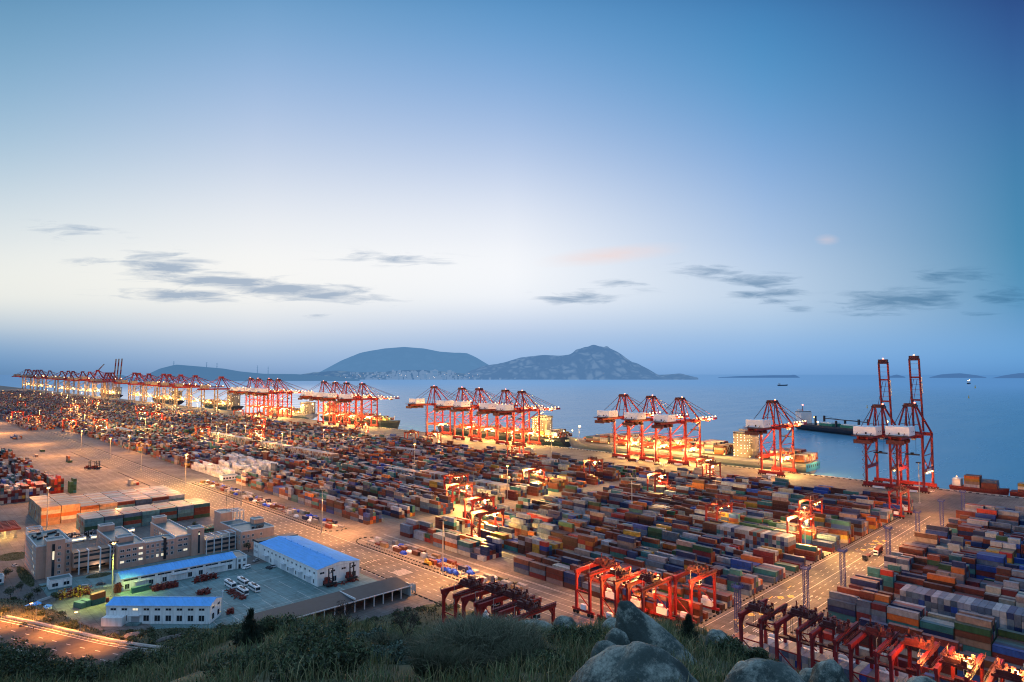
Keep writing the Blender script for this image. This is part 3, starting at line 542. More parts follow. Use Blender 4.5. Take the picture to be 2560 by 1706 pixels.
# tall grass mound
X,Y,Zz=hp(1205,0,14.2); rr=np.random.RandomState(9); n=15000; a=rr.rand(n)*6.283; q=np.sqrt(rr.rand(n))*1.15; x_=X+q*np.cos(a)*1.05; y_=Y+q*np.sin(a)*1.05; zz=terrain(x_,y_)+.38*np.clip(1-(q/1.2)**2,0,1)
o=blades('tall_grass_mound',np.stack([x_,y_,zz],-1),.52,.012,.75,[(.07,.09,.05),(.13,.14,.09),(.18,.19,.13),(.06,.085,.06)],10); tag(o,'rounded mound of tall pale grass at the brow of the hill','grass mound')
for (xx,rr_) in ((1010,15.5),(1120,12.5),(1280,12.8)):
    X,Y,Zz=hp(xx,0,rr_); n=3500; a=rr.rand(n)*6.283; q=np.sqrt(rr.rand(n))*.6; x_=X+q*np.cos(a); y_=Y+q*np.sin(a)
    tag(blades('grass_tuft',np.stack([x_,y_,terrain(x_,y_)],-1),.42,.012,.8,[(.04,.055,.03),(.08,.09,.055)],int(xx)),{1010:'loose grass tuft on the uphill side of the tall grass mound, by the bare shrub',1120:'long grass tuft at the near foot of the tall grass mound',1280:'grass tuft between the tall grass mound and the small grey boulders'}[xx],'grass tuft')
# bare shrubs
def bare(x,r_,h,lab,seed):
    X,Y,Zz=hp(x,0,r_); rr=random.Random(seed); b=MB(); lf=[]
    def br(p,d,l,w,k):
        q=p+d*l; b.tube(p,q,w,4,w*.65,False)
        if k==0: lf.append(q); return
        for _ in range(3 if k>1 else 4):
            nd=(d+Vector((rr.uniform(-.8,.8),rr.uniform(-.8,.8),rr.uniform(-.1,.5)))).normalized(); br(q,nd,l*rr.uniform(.55,.8),w*.62,k-1)
    for _ in range(4): br(Vector((0,0,0)),Vector((rr.uniform(-.6,.6),rr.uniform(-.6,.6),1)).normalized(),h*.32,.013,3)
    e=empty('bare_shrub',(X,Y,Zz),0,lab,'shrub','bare shrubs at the brow'); b.build('branches',M['wood'],e)
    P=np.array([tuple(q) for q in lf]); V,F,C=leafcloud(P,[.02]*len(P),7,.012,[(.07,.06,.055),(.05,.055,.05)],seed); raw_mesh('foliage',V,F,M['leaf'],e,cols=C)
bare(868,18,1.15,'bare forked shrub silhouetted against the shed roof',5); bare(1022,16.5,1.15,'bare branching shrub silhouetted against the pale yard',6); bare(1090,15,.7,'short bare shrub beside the tall grass mound',7)
# ---- boulders
from mathutils import noise as mn
import bmesh
def boulder(x,y,r_,w,h,dpt,lab,seed,yaw=0,lean=0,shape='round',sink=.35,sub=5,amp=.75):
    f=(x-1280)/1597; vx,vy=FW.x+RT.x*f,FW.y+RT.y*f; L_=math.hypot(vx,vy); X,Y=vx/L_*r_,vy/L_*r_
    ztop=110+(934-y)/1597*(r_/math.hypot(1,f))
    bm=bmesh.new(); bmesh.ops.create_icosphere(bm,subdivisions=sub,radius=1); off=Vector((seed*7.3,seed*3.1,seed*1.7))
    for v in bm.verts:
        p=v.co.copy(); d=1+amp*(.16*mn.noise(p*1.1+off)+.07*mn.noise(p*2.6+off))+.025*mn.noise(p*6+off)+.01*mn.noise(p*14+off)
        if shape=='point':
            t=max(0,p.z); p.x*=(1-.45*t); p.y*=(1-.5*t)
        if shape=='dome': p.z=math.copysign(abs(p.z)**1.15,p.z)
        rdg=abs(mn.noise(p*.8+off*2)); d-=.06*amp*max(0,1-rdg*14)     # crack
        v.co=Vector((p.x*w/2*d+lean*p.z,p.y*dpt/2*d,p.z*h*d))
    me=bpy.data.meshes.new('boulder'); bm.to_mesh(me); bm.free(); me.materials.append(M['rock']); me.polygons.foreach_set('use_smooth',[True]*len(me.polygons))
    zm=max(v.co.z for v in me.vertices); o=bpy.data.objects.new('boulder',me); o.location=(X,Y,ztop-zm); o.rotation_euler=(0,0,-A+yaw-math.atan(f)); COL.objects.link(o)
    return tag(o,lab,'boulder','boulders on the hilltop')
boulder(1588,1592,9.3,2.25,.95,1.7,'biggest boulder, broad, pale and covered in lichen, in the middle of the ridge',1,.1,0,'dome')
boulder(1632,1497,13.5,1.5,1.0,1.0,'dark pointed boulder leaning behind the biggest pale boulder',2,-.1,-.62,'point')
boulder(1538,1556,12.8,.5,.35,.5,'small rounded boulder tucked against the pointed boulder',3)
boulder(1512,1586,12,.62,.4,.55,'small pale boulder lying lowest at the foot of the pointed boulder',4)
boulder(1905,1640,9.4,1.35,.7,1.1,'wide smooth boulder below the red gantry legs',5)
boulder(2055,1633,9.8,.62,.75,.8,'upright rounded boulder with a vertical crack by the wide smooth one',6)
boulder(1868,1686,7.6,.62,.5,.6,'pale boulder close by at the bottom edge of the view',7)
boulder(1330,1538,20.5,1.7,.45,1.1,'flat cracked rock slab at the brow beside the tall grass mound',8,0,0,'round')
boulder(1410,1526,20.2,.75,.35,.7,'pale flat stone at the brow just past the cracked slab',9)
boulder(1525,1532,19,.6,.35,.6,'pale stone at the brow right beside the pointed boulder tip',13)
boulder(1785,1560,18.5,.75,.4,.7,'half buried stone on the ridge beyond the small fir',10)
boulder(2290,1674,14,.75,.35,.7,'half buried stone in the moss below the lit gantry',11)
boulder(2010,1652,11.5,.45,.35,.5,'small stone wedged behind the upright cracked boulder',14)
# ---- scrub on the lower bank
rr=np.random.RandomState(77); cs=[];ra=[]
while len(cs)<420:
    x=rr.uniform(-10,215); y=rr.uniform(150,400); d=np.interp(x,YBX,YBY)-y
    if d<1.5 or x>196: continue
    if x<66 and abs((y-(341.7-(x-37)*1.9+max(0,x-46)*.5))+9)<17: continue
    if x<70 and y>330 and rr.rand()<.75: continue
    z=float(terrain(x,y)); 
    if z<-.5: continue
    q=rr.uniform(1.,2.4); cs.append((x,y,z+q*.35)); ra.append(q)
stuff(bushes('lower_bank_undergrowth',cs,ra,330,.30,DG,8,.7),'dark tangled scrub covering the bank below the hill','undergrowth')
P=np.stack([rr.uniform(0,180,26000),rr.uniform(200,400,26000)],-1); d=np.interp(P[:,0],YBX,YBY)-P[:,1]; P=P[(d>.5)]; P=np.stack([P[:,0],P[:,1],terrain(P[:,0],P[:,1])],-1)
rd=(P[:,0]<66)&(np.abs((P[:,1]-(341.7-(P[:,0]-37)*1.9+np.clip(P[:,0]-46,0,99)*.5))+9)<13); P=P[~rd]
stuff(blades('bank_grass',P,.8,.22,.7,[(.05,.055,.03),(.08,.075,.04),(.04,.05,.03)],12),'rough grass on the bank above the lit road','grass')
# ================================================================== CONTAINERS
CW,CL,CH=2.34,11.6,2.62
PAL=[('rust red',(.17,.042,.03),21),('dark brown',(.085,.034,.03),19),('maroon',(.12,.022,.03),15),('navy blue',(.015,.035,.12),17),('bright blue',(.02,.07,.33),6),('orange',(.42,.12,.035),5),('pale grey',(.33,.35,.40),11),('cream',(.46,.43,.36),5),('teal',(.03,.15,.18),9),('green',(.025,.09,.055),4),('slate blue',(.10,.15,.23),15),('mustard yellow',(.36,.22,.04),2),('bright red',(.36,.035,.03),4),('pinkish grey',(.27,.20,.19),5),('white',(.74,.75,.74),0),('tan',(.46,.27,.15),0),('pale teal',(.10,.24,.28),0)]
PW=[p[2] for p in PAL]; PD={p[0]:p[1] for p in PAL}
def pick(r,w=None): w=list(w or PW); w+=[0]*(len(PAL)-len(w)); return r.choices(range(len(PAL)),w)[0]
BX=[] # x,y,z,len,axis(0=Y,1=X),ci,meta
def stack(x,y,n,ln,axis,cols,meta):
    for t in range(n): BX.append((x,y,CH*(t+.5),ln,axis,cols[t],meta+(t,n)))
cr_=random.Random(42)
SECT=[(148,380),(398,668),(690,950),(970,1230),(1250,1510),(1540,1800),(1830,2100),(2130,2400),(2430,2750),(2790,3150),(3190,3600),(3650,4100),(4150,4700)]
ROWX=lambda k,i:247+27.7*k+6.2+CW/2+(CW+.12)*i
CROSS=[(5,164,210,4),(5,418,455,4),(5,488,540,4),(5,545,596,3),(5,722,832,4),(5,848,932,4),(5,985,1140,4),(9,700,760,3),(2,1300,1400,3)]
EMPTY=[(0,260,285),(1,330,348),(2,372,380),(3,398,420),(7,350,378),(6,364,380),(0,398,412),(1,398,408)]
WHITE=[(k,690,790) for k in (0,1)]+[(2,700,860)]
def zone(k,y):
    for (kk,a,b,h) in CROSS:
        if kk==k and a-3<y<b+3: return 'x'
    for (kk,a,b) in EMPTY:
        if kk==k and a<y<b: return 'e'
    for (kk,a,b) in WHITE:
        if kk==k and a<=y<=b: return 'w'
    return ''
def fill(k,y0,y1,rows=6,x_of=ROWX,base=None,meta=(),dens=1.0,rr=cr_):
    nb=int((y1-y0)/12.3); per=12.3
    hm=rr.uniform(2.0,3.3) if base is None else base
    for b in range(nb):
        yc=y0+per*(b+.5); hb=hm+rr.uniform(-.9,.9); dom=pick(rr); small_bay=rr.random()<.28
        zn=zone(k,yc)
        if zn in('x','e') or rr.random()>dens: continue
        for i in range(rows):
            h=int(round(hb+rr.gauss(0,.75))); h=max(0,min(5,h))
            if zn=='w': h=rr.choice((0,1,2,2,3,3))
            if rr.random()<.06: h=0
            if h==0: continue
            X=x_of(k,i)
            if small_bay:
                for s_ in (-1,1):
                    hh=max(0,h+rr.choice((-1,0,0,0))); cs=[pick(rr) if rr.random()<.65 else dom for _ in range(5)]
                    if zn=='w': cs=[14]*5
                    stack(X,yc+s_*3.0,hh,5.7,0,cs,meta+(k,b,i,s_))
            else:
                cs=[pick(rr) if rr.random()<.65 else dom for _ in range(5)]
                if zn=='w': cs=[14]*5
                stack(X,yc,h,CL,0,cs,meta+(k,b,i,0))
for k in range(13):
    for si,(a,b) in enumerate(SECT): fill(k,a,b,meta=('yard',si))
for si,(a,b) in enumerate(SECT):
    if a>1500: fill(-1,a,b,meta=('yard',si)); fill(-2,a,b,meta=('yard',si))
# near side of the cross road: rows run on toward Y<0
RX=lambda k,i:281.5+27.7*k+CW/2+(CW+.12)*i
def fillR(k,y1,y0,base,rr):
    nb=int((y1-y0)/12.1)
    for b in range(nb):
        yc=y1-12.1*(b+.5); hb=base+rr.uniform(-1.2,1.2); dom=pick(rr); sm=rr.random()<.25
        if k==2 and 94>yc>-60: continue
        for i in range(6):
            h=max(0,min(5,int(round(hb+rr.gauss(0,.8)))))
            if rr.random()<.07: h=0
            cs=[pick(rr) if rr.random()<.6 else dom for _ in range(5)]
            if sm:
                for s_ in (-1,1): stack(RX(k,i),yc+s_*3,max(0,h-(s_>0 and rr.random()<.4)),5.7,0,cs if s_>0 else cs[::-1],('near',0,k,b,i,s_))
            elif h: stack(RX(k,i),yc,h,CL,0,cs,('near',0,k,b,i,0))
r2=random.Random(8)
for k in range(12): fillR(k,112 if k else 106,-60,2.8 if k not in(1,3) else 3.3,r2)
# crosswise blocks
def crossblock(xc,y0,y1,n,cols_,meta,jag=.0,rr=cr_,ln=CL):
    j=0; y=y0+CW/2
    while y<y1:
        h=n-(rr.random()<jag); cs=[rr.choice(cols_) for _ in range(6)]
        stack(xc,y,h,ln,1,cs,meta+(0,j,0,0)); y+=CW+.12; j+=1
GB=[6,10,6,10,3,0,8,6]
for (k,a,b,h) in CROSS: crossblock(247+27.7*k+13.2,a,b,h,GB if a<200 or a>800 else [6,7,6,13,0],('crosswise',k))
crossblock(281.5+27.7*2+6.3,-55,89,4,[10,6,10,4,6,3,10],('crossnear',2),.03)
# low stacks under the parked gantries
for (y,c) in [(j,0) for j in np.arange(24,128,2.46)]:
    n=2; cs=[r2.choice([6,6,10,0,4,7,6]) for _ in range(3)]; stack(262.3-9.6,float(y)-0,n if y<112 else 1,CL,1,cs,('lanefront',0,0,int(y),0,0))
for xi in range(3):
    for b in range(8):
        if r2.random()<.85: stack(263.5+xi*3.4,112-12.1*(b+.5),r2.choice((1,1,2)),CL,0,[pick(r2,[8,5,5,3,5,3,10,8,10,8,4,2,2,4,0]) for _ in range(3)],('lanemid',0,0,b,xi,0))
# big lit stacks beside the office buildings (long side along X)
LO=[15,7,15,13,15,5,15,7]; TE=[16,16,8,16,10,9,16,0]
for c in range(8):
    for j in range(24):
        cs=[cr_.choice(LO if c<4 else [6,10,0,16,6,10]) for _ in range(5)]; stack(88.2+12.1*c,571.5+j*(CW+.1),5 if c<2 else 4,CL,1,cs,('litstack',0,c,j,0,0))
for c in range(7):
    for j in range(11):
        cs=[cr_.choice(TE) for _ in range(4)]; stack(105+11.75*c,520.5+j*(CW+.1),4,11.2,1,cs,('tealstack',0,c,j,0,0))
# depot on the far side of the office area
def depot(x0,x1,y0,y1,h,w=None,seed=1,p=.9,ln=CL):
    rr=random.Random(seed); y=y0+6; b=0
    while y<y1:
        x=x0+1.2; i=0; dom=pick(rr,w)
        while x<x1:
            if rr.random()<p:
                n=max(0,min(6,int(round(h+rr.gauss(0,.6))))); stack(x,y,n,ln,0,[pick(rr,w) if rr.random()<.5 else dom for _ in range(6)],('depot',seed,0,b,i,0))
            x+=CW+.12; i+=1
        y+=ln+.7; b+=1
W1=[6,3,2,2,1,1,14,9,1,0,6,1,2,8]
depot(44,102,690,716,4.6,W1,21,1); depot(60,100,735,775,3,None,22,.8); depot(110,121,716,742,5,[2,8,9,1,1,8,1,0,1,1,1,0,4,0],23,1); depot(123,127,706,720,3,[1,1,1,1,1,1,1,1,12,8,1,1,1,1],24,1)
depot(104,116,745,790,4.6,[10,3,4,1,1,4,1,1,5,0,1,1,5,1],25,.95); depot(70,100,790,840,2.6,None,26,.75); depot(104,112,800,850,3.5,[1,1,1,1,1,1,1,14,1,1,1,1,14,1],27,.9)
depot(60,96,860,900,3,None,28,.8); depot(101,118,865,905,4.4,[20,3,4,1,1,1,8,8,1,1,1,1,6,1],29,.9); depot(60,100,930,1000,2.8,None,30,.75); depot(108,126,950,985,3,[2,5,2,5,1,1,1,1,1,1,1,1,1,1],31,.8)
depot(90,122,1050,1110,3,None,32,.8); depot(20,85,1020,1500,3,None,33,.5)
depot(162,168,950,965,2.4,[1,1,1,1,1,1,1,1,1,6,1,1,1,1],34,1); depot(143,146,1045,1057,1,[9,1,1,1,1,1,1,1,1,1,1,1,1,1],35,1); depot(174,182,714,726,1,[1,1,1,1,1,1,1,1,1,1,1,1,9,1],36,1)
depot(153,166,1340,1390,1.2,[1,1,1,1,1,12,1,1,1,1,1,1,1,1],37,.8); depot(157,162,1108,1124,1,[0,0,0,0,0,0,0,0,0,1,0,0,0,0],38,1)
def colr(ci,rr):
    c=PAL[ci][1]; q=rr.uniform(.6,1.1); return (c[0]*q,c[1]*q*rr.uniform(.95,1.05),c[2]*q)
# projected size & exposure -> the 300 that show largest are individuals
occ={}
for i,b in enumerate(BX): occ.setdefault((round(b[0],1),round(b[1],1)),[]).append(i)
ht={}
for b in BX: key=(b[6][0],b[6][1],b[6][2],b[6][3],b[6][4]); ht[key]=max(ht.get(key,0),b[6][-1])
cp,sp_=math.cos(PITCH),math.sin(PITCH)
def proj(x,y,z):
    z-=110; uu=x*RT.x+y*RT.y; w=x*FW.x+y*FW.y; d=w*cp+z*sp_; v_=-w*sp_+z*cp
    return (1280+1597*uu/d,853-1597*v_/d,d)
def brow(x): 
    f=(x-1280)/1597; az=math.degrees(math.atan2(FW.x+RT.x*f,FW.y+RT.y*f)); s=np.interp(az,SA,SB); return 934+1597*s*math.sqrt(1+f*f)
sc_=[]
for i,b in enumerate(BX):
    x,y,z,ln,ax_,ci,m=b; px_,py_,d=proj(x,y,z)
    if d<50 or px_<5 or px_>2555 or py_>brow(px_)-22 or py_>1702: continue
    zn,a1,k,bb,ii,s_,t,n=m
    top=(t==n-1); front=ht.get((zn,a1,k,bb,ii-1),0)
    if ax_==1: # crosswise: ends toward camera (-X), long side toward -Y
        first=(ht.get((zn,a1,k,bb-1,ii),0)<=t); side=(zn in('litstack','tealstack') and k==0 ) or zn in('crosswise','crossnear','lanefront')
        vis=(ln*CW*.33 if top else 0)+(ln*CH*.45 if first else 0)+(CW*CH*.8 if side else 0)
    else:
        nb_=ht.get((zn,a1,k,bb-1,ii),0) if zn!='near' else ht.get((zn,a1,k,bb+1,ii),0)
        vis=(ln*CW*.33 if top else 0)+(ln*CH*.85 if t>=front else 0)*(1)+(CW*CH*.4 if t>=nb_ else 0)
    if vis>0: sc_.append((vis/d/d,i))
sc_.sort(reverse=True)
IND=set(i for _,i in sc_[:300])
bulk=[i for i in range(len(BX)) if i not in IND]
ccr=random.Random(77)
C=[];D_=[];K_=[]
for i in bulk:
    x,y,z,ln,ax_,ci,m=BX[i]; C.append((x,y,z)); D_.append((CW,ln,CH-.05) if ax_==0 else (ln,CW,CH-.05)); K_.append(colr(ci,ccr))
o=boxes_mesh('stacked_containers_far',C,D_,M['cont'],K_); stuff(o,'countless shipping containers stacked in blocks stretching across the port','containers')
# one container, two lengths: body and barred doors
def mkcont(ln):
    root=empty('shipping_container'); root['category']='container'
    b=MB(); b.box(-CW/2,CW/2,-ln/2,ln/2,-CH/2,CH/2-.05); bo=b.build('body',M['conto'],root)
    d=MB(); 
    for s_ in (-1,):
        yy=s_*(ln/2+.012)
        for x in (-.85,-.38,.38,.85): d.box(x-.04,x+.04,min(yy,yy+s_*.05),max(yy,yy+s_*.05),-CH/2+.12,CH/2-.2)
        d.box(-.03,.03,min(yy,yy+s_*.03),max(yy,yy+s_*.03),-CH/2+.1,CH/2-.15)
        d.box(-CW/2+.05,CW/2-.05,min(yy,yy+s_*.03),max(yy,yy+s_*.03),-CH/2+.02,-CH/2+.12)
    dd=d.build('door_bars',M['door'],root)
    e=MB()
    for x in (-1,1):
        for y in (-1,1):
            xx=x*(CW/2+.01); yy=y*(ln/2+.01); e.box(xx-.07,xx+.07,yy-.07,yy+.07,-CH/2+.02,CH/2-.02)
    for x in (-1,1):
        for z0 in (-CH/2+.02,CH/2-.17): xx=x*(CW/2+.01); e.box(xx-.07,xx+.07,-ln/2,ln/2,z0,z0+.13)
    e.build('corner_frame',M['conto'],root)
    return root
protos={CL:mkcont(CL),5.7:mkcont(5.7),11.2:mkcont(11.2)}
ORD=['first','second','third','fourth','fifth','sixth','seventh','eighth','ninth','tenth','eleventh','twelfth','thirteenth','fourteenth','fifteenth','sixteenth','seventeenth','eighteenth','nineteenth','twentieth']+['twenty-%s'%w for w in ('first','second','third','fourth','fifth','sixth','seventh','eighth','ninth')]+['thirtieth']
used={}
def clabel(b):
    x,y,z,ln,ax_,ci,m=b; zn,a1,k,bb,ii,s_,t,n=m; c=PAL[ci][0]; L_='short' if ln<6 else 'long'
    tier='unstacked' if n==1 else ('topmost' if t==n-1 else ('bottom' if t==0 else '%s-tier'%ORD[t]))
    if zn=='yard':
        hf='' if not s_ else (' farther' if s_>0 else ' nearer')
        if a1==0: return f'{c} {L_} container {tier}, row {ORD[ii]}, bay {ORD[bb]}{hf} past lattice masts, block {ORD[max(k,0)]}'
        return f'{c} {L_} container {tier}, row {ORD[ii]}, bay {ORD[bb]}{hf} past cross aisle, block {ORD[max(k,0)]}'
    if zn=='near':
        hf='' if not s_ else (' farther' if s_>0 else ' nearer')
        return f'{c} {L_} container {tier}, row {ORD[ii]}, bay {ORD[bb]}{hf} before lattice masts, block {ORD[k]}'
    if zn=='crosswise': return f'{c} crosswise container {tier}, {ORD[min(bb,29)]} along the pale row amid the yard'
    if zn=='crossnear': return f'{c} crosswise container {tier}, {ORD[min(max(bb,0),29)] if bb<30 else "last"} along the long pale blue row'
    if zn=='lanefront': return f'{c} container {tier} under the parked red gantries, slot {ORD[min(29,max(0,int((128-bb)/2.46)))]} from the lattice mast'
    if zn=='lanemid': return f'{c} container {tier} behind the parked gantries, row {ORD[ii]}, bay {ORD[bb]} from the road'
    if zn=='litstack': return f'{c} container {tier} in the orange lit stack, column {ORD[k]}, slice {ORD[bb]} from the offices'
    if zn=='tealstack': return f'{c} container {tier} in the teal stack behind the offices, column {ORD[k]}, slice {ORD[bb]}'
    return f'{c} container {tier} in the depot beyond the lit stacks, row {ORD[min(ii,29)]}, bay {ORD[min(bb,29)]}'
GRP={'yard':'containers in the main yard','near':'containers beyond the parked gantries'}
for i in sorted(IND):
    b=BX[i]; lab=clabel(b); r_=protos[b[3]]; c=dup(r_,(b[0],b[1],b[2]),math.pi/2 if b[4] else 0,label=lab,group=GRP.get(b[6][0],'containers in the stacks'))
    used[lab]=used.get(lab,0)+1
    col=colr(b[5],ccr)
    for kd in KIDS[c.name]: kd.color=(*col,1) if kd.name.startswith('body') else (*[q*.6 for q in col],1)
def rm(o):
    for k in KIDS.pop(o.name,[]): rm(k)
    bpy.data.objects.remove(o)
for p in protos.values(): rm(p)
dupl=[l for l,n in used.items() if n>1]; print('dup labels',len(dupl),dupl[:4],'maxwords',max(len(l.split()) for l in used),'boxes',len(BX))
# ================================================================== QUAY CRANES
M['brace']=M['red']
M['house']=mat('crane_house_white',(.82,.84,.88),.45,var=.06)
M['wl']=mat('pale_crane_steel',(.30,.24,.20),.5,var=.15)
def stsleg(b,x,y): b.beam((x,y,3.2),(x,y,51.5),2.0,1.7)
def make_sts(raised):
    root=empty('quay_crane'); root['category']='quay crane'; r=M['red']; HY=10.5; G=33
    for x in (0,G):
        for y in (-HY,HY):
            b=MB(); b.beam((x,y,3.2),(x,y,52),2.1,1.8); b.build('leg',r,root)
    for x in (0,G):
        b=MB(); b.box(x-1.1,x+1.1,-HY-3,HY+3,2.2,5.2); s=b.build('sill_beam',r,root)
        for y in (-HY,HY):
            b=MB()
            for k in (-3.6,-1.3,1.3,3.6): b.tube((x-.6,y+k,.75),(x+.6,y+k,.75),.75,8)
            b.box(x-.5,x+.5,y-4.6,y+4.6,1.2,2.2); b.build('wheel_bogie',M['dred'],s)
    b=MB(); b.box(-1.35,1.35,-5,5,.3,2.0); b.build('cable_reel_box',M['house'],root)
    for y in (-HY,HY):
        b=MB(); b.box(1,G-1,y-.8,y+.8,17.8,21); b.build('portal_beam',r,root)
        b=MB(); b.beam((G,y,50),(0,y,34),1.0); b.build('diagonal_brace',r,root)
        b=MB(); b.beam((0,y,33.5),(G/2,y,20.5),.75); b.beam((G,y,33.5),(G/2,y,20.5),.75); b.beam((0,y,33.5),(G,y,33.5),.6); b.build('cross_brace',r,root)
    b=MB(); b.box(9,24,-HY-1.0,-HY-.82,18.3,20.6); b.build('name_board',M['sign'],root)
    for x in (0,G):
        b=MB(); b.box(x-1.1,x+1.1,-HY-1,HY+1,50,53.2); b.build('top_cross_beam',r,root)
    b=MB()
    for y in (-4,4): b.box(-44,G+3,y-.65,y+.65,50.6,53.4)
    for x in range(-42,36,6): b.box(x-.25,x+.25,-4,4,51.2,52)
    b.build('girder',r,root)
    b=MB(); b.box(-46,-14,-8.5,8.5,53.2,53.9); 
    for x in range(-46,-13,3):
        for y in (-8.5,8.5): b.box(x-.06,x+.06,y-.06,y+.06,53.9,55.1)
    for y in (-8.5,8.5): b.box(-46,-14,y-.06,y+.06,55.0,55.15)
    for k in range(9): b.box(-46+k*3.2,-44.6+k*3.2,-7+(k%3),7-(k%2)*3,46.8+(k%4)*.8,50.4)
    b.build('backreach_platform',M['dred'],root)
    b=MB(); b.box(-38,-20,-9.5,9.5,54.2,62); h=b.build('machinery_house',M['house'],root)
    b=MB(); b.box(-38.1,-37.9,-2,-.5,55,57); b.box(-30,-29,-9.6,-9.4,57,58); b.box(-24.5,-23.5,-9.6,-9.4,57,58); b.build('vent',M['dark'],h)
    ap=(6,79.5)
    b=MB()
    for y in (-1,1):
        b.beam((0,y*HY,53),(ap[0]-2,y*4,ap[1]),1.25); b.beam((G,y*HY,53),(ap[0]+2,y*4,ap[1]),1.25); b.beam((0,y*4,53),(ap[0]-1,y*3,ap[1]),.7); b.beam((22,y*4,53),(ap[0]+1,y*3,ap[1]),.6)
    b.beam((5,-8,62),(5,8,62),.5); b.build('a_frame',r,root)
    b=MB(); b.box(ap[0]-4,ap[0]+4,-5.5,5.5,ap[1]-1.3,ap[1]+.3); 
    for x in (-3.5,-1,1.5,3.5): b.box(ap[0]+x-.6,ap[0]+x+.6,-4.5,4.5,ap[1]+.3,ap[1]+1.8)
    a=b.build('apex_platform',M['dred'],root); b=MB(); b.ball((ap[0]-3.5,-4.5,ap[1]+2.6),.75,6,4); b.build('beacon',M['bulbr'],a)
    for y in (-6,6):
        b=MB(); b.beam((ap[0]-3,y*.7,ap[1]),(-42,y,54),.42); b.build('back_stay',M['dred'],root)
    if not raised:
        for y in (-4,4):
            for xe,w in ((84,.42),(58,.42)):
                b=MB(); b.beam((ap[0]+3,y,ap[1]),(xe,y,54),w); b.build('fore_stay',M['dred'],root)
        b=MB()
        for y in (-4,4): b.box(G+3.2,88,y-.6,y+.6,50.8,53.2)
        for x in range(40,88,6): b.box(x-.25,x+.25,-4,4,51.4,52.1)
        for x in range(38,88,3): b.box(x-.05,x+.05,-5.2,-5.1,53.2,54.4)
        b.box(38,88,-5.25,-5.1,54.3,54.45); bo=b.build('boom',r,root)
        b=MB()
        for (x0,x1) in ((40,50),(62,78)): b.box(x0,x1,-4.68,-4.62,50.9,53.1)
        b.build('white_band',M['house'],bo)
        for i,x in enumerate((38,45,52,60,68,76,84)):
            b=MB(); b.ball((x,-4.4,54.9),.62 if i%2 else .8,6,4); b.build('floodlight',M['bulb'],bo)
        b=MB(); b.box(70,73,-3,3,48.8,50.6); b.build('trolley',M['dred'],root)
        b=MB(); b.box(G+4,G+12,-7.5,-4.8,53.5,56.5); b.build('hinge_cabin',M['house'],root)
    else:
        def U(x,y,z=0): # along raised boom
            a=math.radians(97); return (G-.5+math.cos(a)*x-math.sin(a)*z*0,y,54+math.sin(a)*x)
        b=MB()
        for y in (-4,4): b.beam(U(0,y),U(70,y),1.6,1.5)
        for x in (30,52,69): b.beam(U(x,-4),U(x,4),1.0,1.6)
        for x in range(30,70,5): b.beam(U(x,-4),U(x,4),.25)
        bo=b.build('raised_boom',r,root)
        b=MB(); b.beam(U(36,-5),U(52,-5),.25,1.7); b.build('white_band',M['house'],bo)
        b=MB(); b.cbox((G-9,0,54+70),(4.5,8,4.5)); b.build('boom_tip_platform',M['dred'],bo)
        b=MB(); b.ball((G-9,0,54+73),.8,6,4); b.build('beacon',M['bulbr'],bo)
        for y in (-1.5,1.5):
            b=MB(); b.beam((ap[0]+3,y,ap[1]),U(50,y),.35); b.build('fore_stay',M['dred'],root)
    # operator cab, hoist ropes and spreader under the girder
    tx=8 if raised else 12
    b=MB(); b.box(tx-3,tx+3,-3.6,3.6,48.8,50.8); b.build('hoist_trolley',M['dred'],root)
    b=MB(); b.box(tx+4,tx+6.6,-2,1.5,46.8,49.8); cb=b.build('operator_cab',M['house'],root); b=MB(); b.box(tx+6.6,tx+6.7,-1.8,1.3,47.1,48.9); b.build('cab_window',M['glass'],cb)
    zs=34 if raised else 40
    b=MB()
    for x in (-1,1):
        for y in (-3,3): b.beam((tx+x,y,49),(tx+x,y,zs),.09)
    b.build('hoist_rope',M['dark'],root)
    b=MB(); b.box(tx-1.2,tx+1.2,-6,6,zs-.9,zs+.2); b.box(tx-1.4,tx+1.4,-1.2,1.2,zs+.2,zs+1.4); b.build('spreader',M['dark'],root)
    b=MB() # zigzag stair up the landside far leg
    for k in range(12):
        z=4+k*3.8; s=1 if k%2 else -1; b.beam((-2,HY+1.6-s*1.3,z),(-2,HY+1.6+s*1.3,z+3.8),.5,.25); b.box(-3,-1.1,HY+.1,HY+3.2,z+3.7,z+3.85)
    b.build('stair',M['dred'],root)
    for i,x in enumerate((7,16.5,26)):
        b=MB(); b.ball((x,-HY-1.2,17.6),.75,6,4); b.build('floodlight',M['bulb' if i!=1 else 'bulbw'],root)
    return root
XR=685.
Ylist=[(197.8,1,79),(170.9,1,81),(302.3,0,80),(415.7,0,80),(457.2,0,81),(499.4,0,82),(688,0,82.7),(724,0,83.8),(786,0,85.2),(830,0,85.4),(906.6,0,86.7),(1145.8,0,89.2),(1208.7,0,90.2),(1255.9,0,90.5),(1306.3,0,91.9),(1539,0,95.2),(1589,0,95.8),(1656,0,95.8),(1706,0,97.2)]
PL=make_sts(False); PR=make_sts(True)
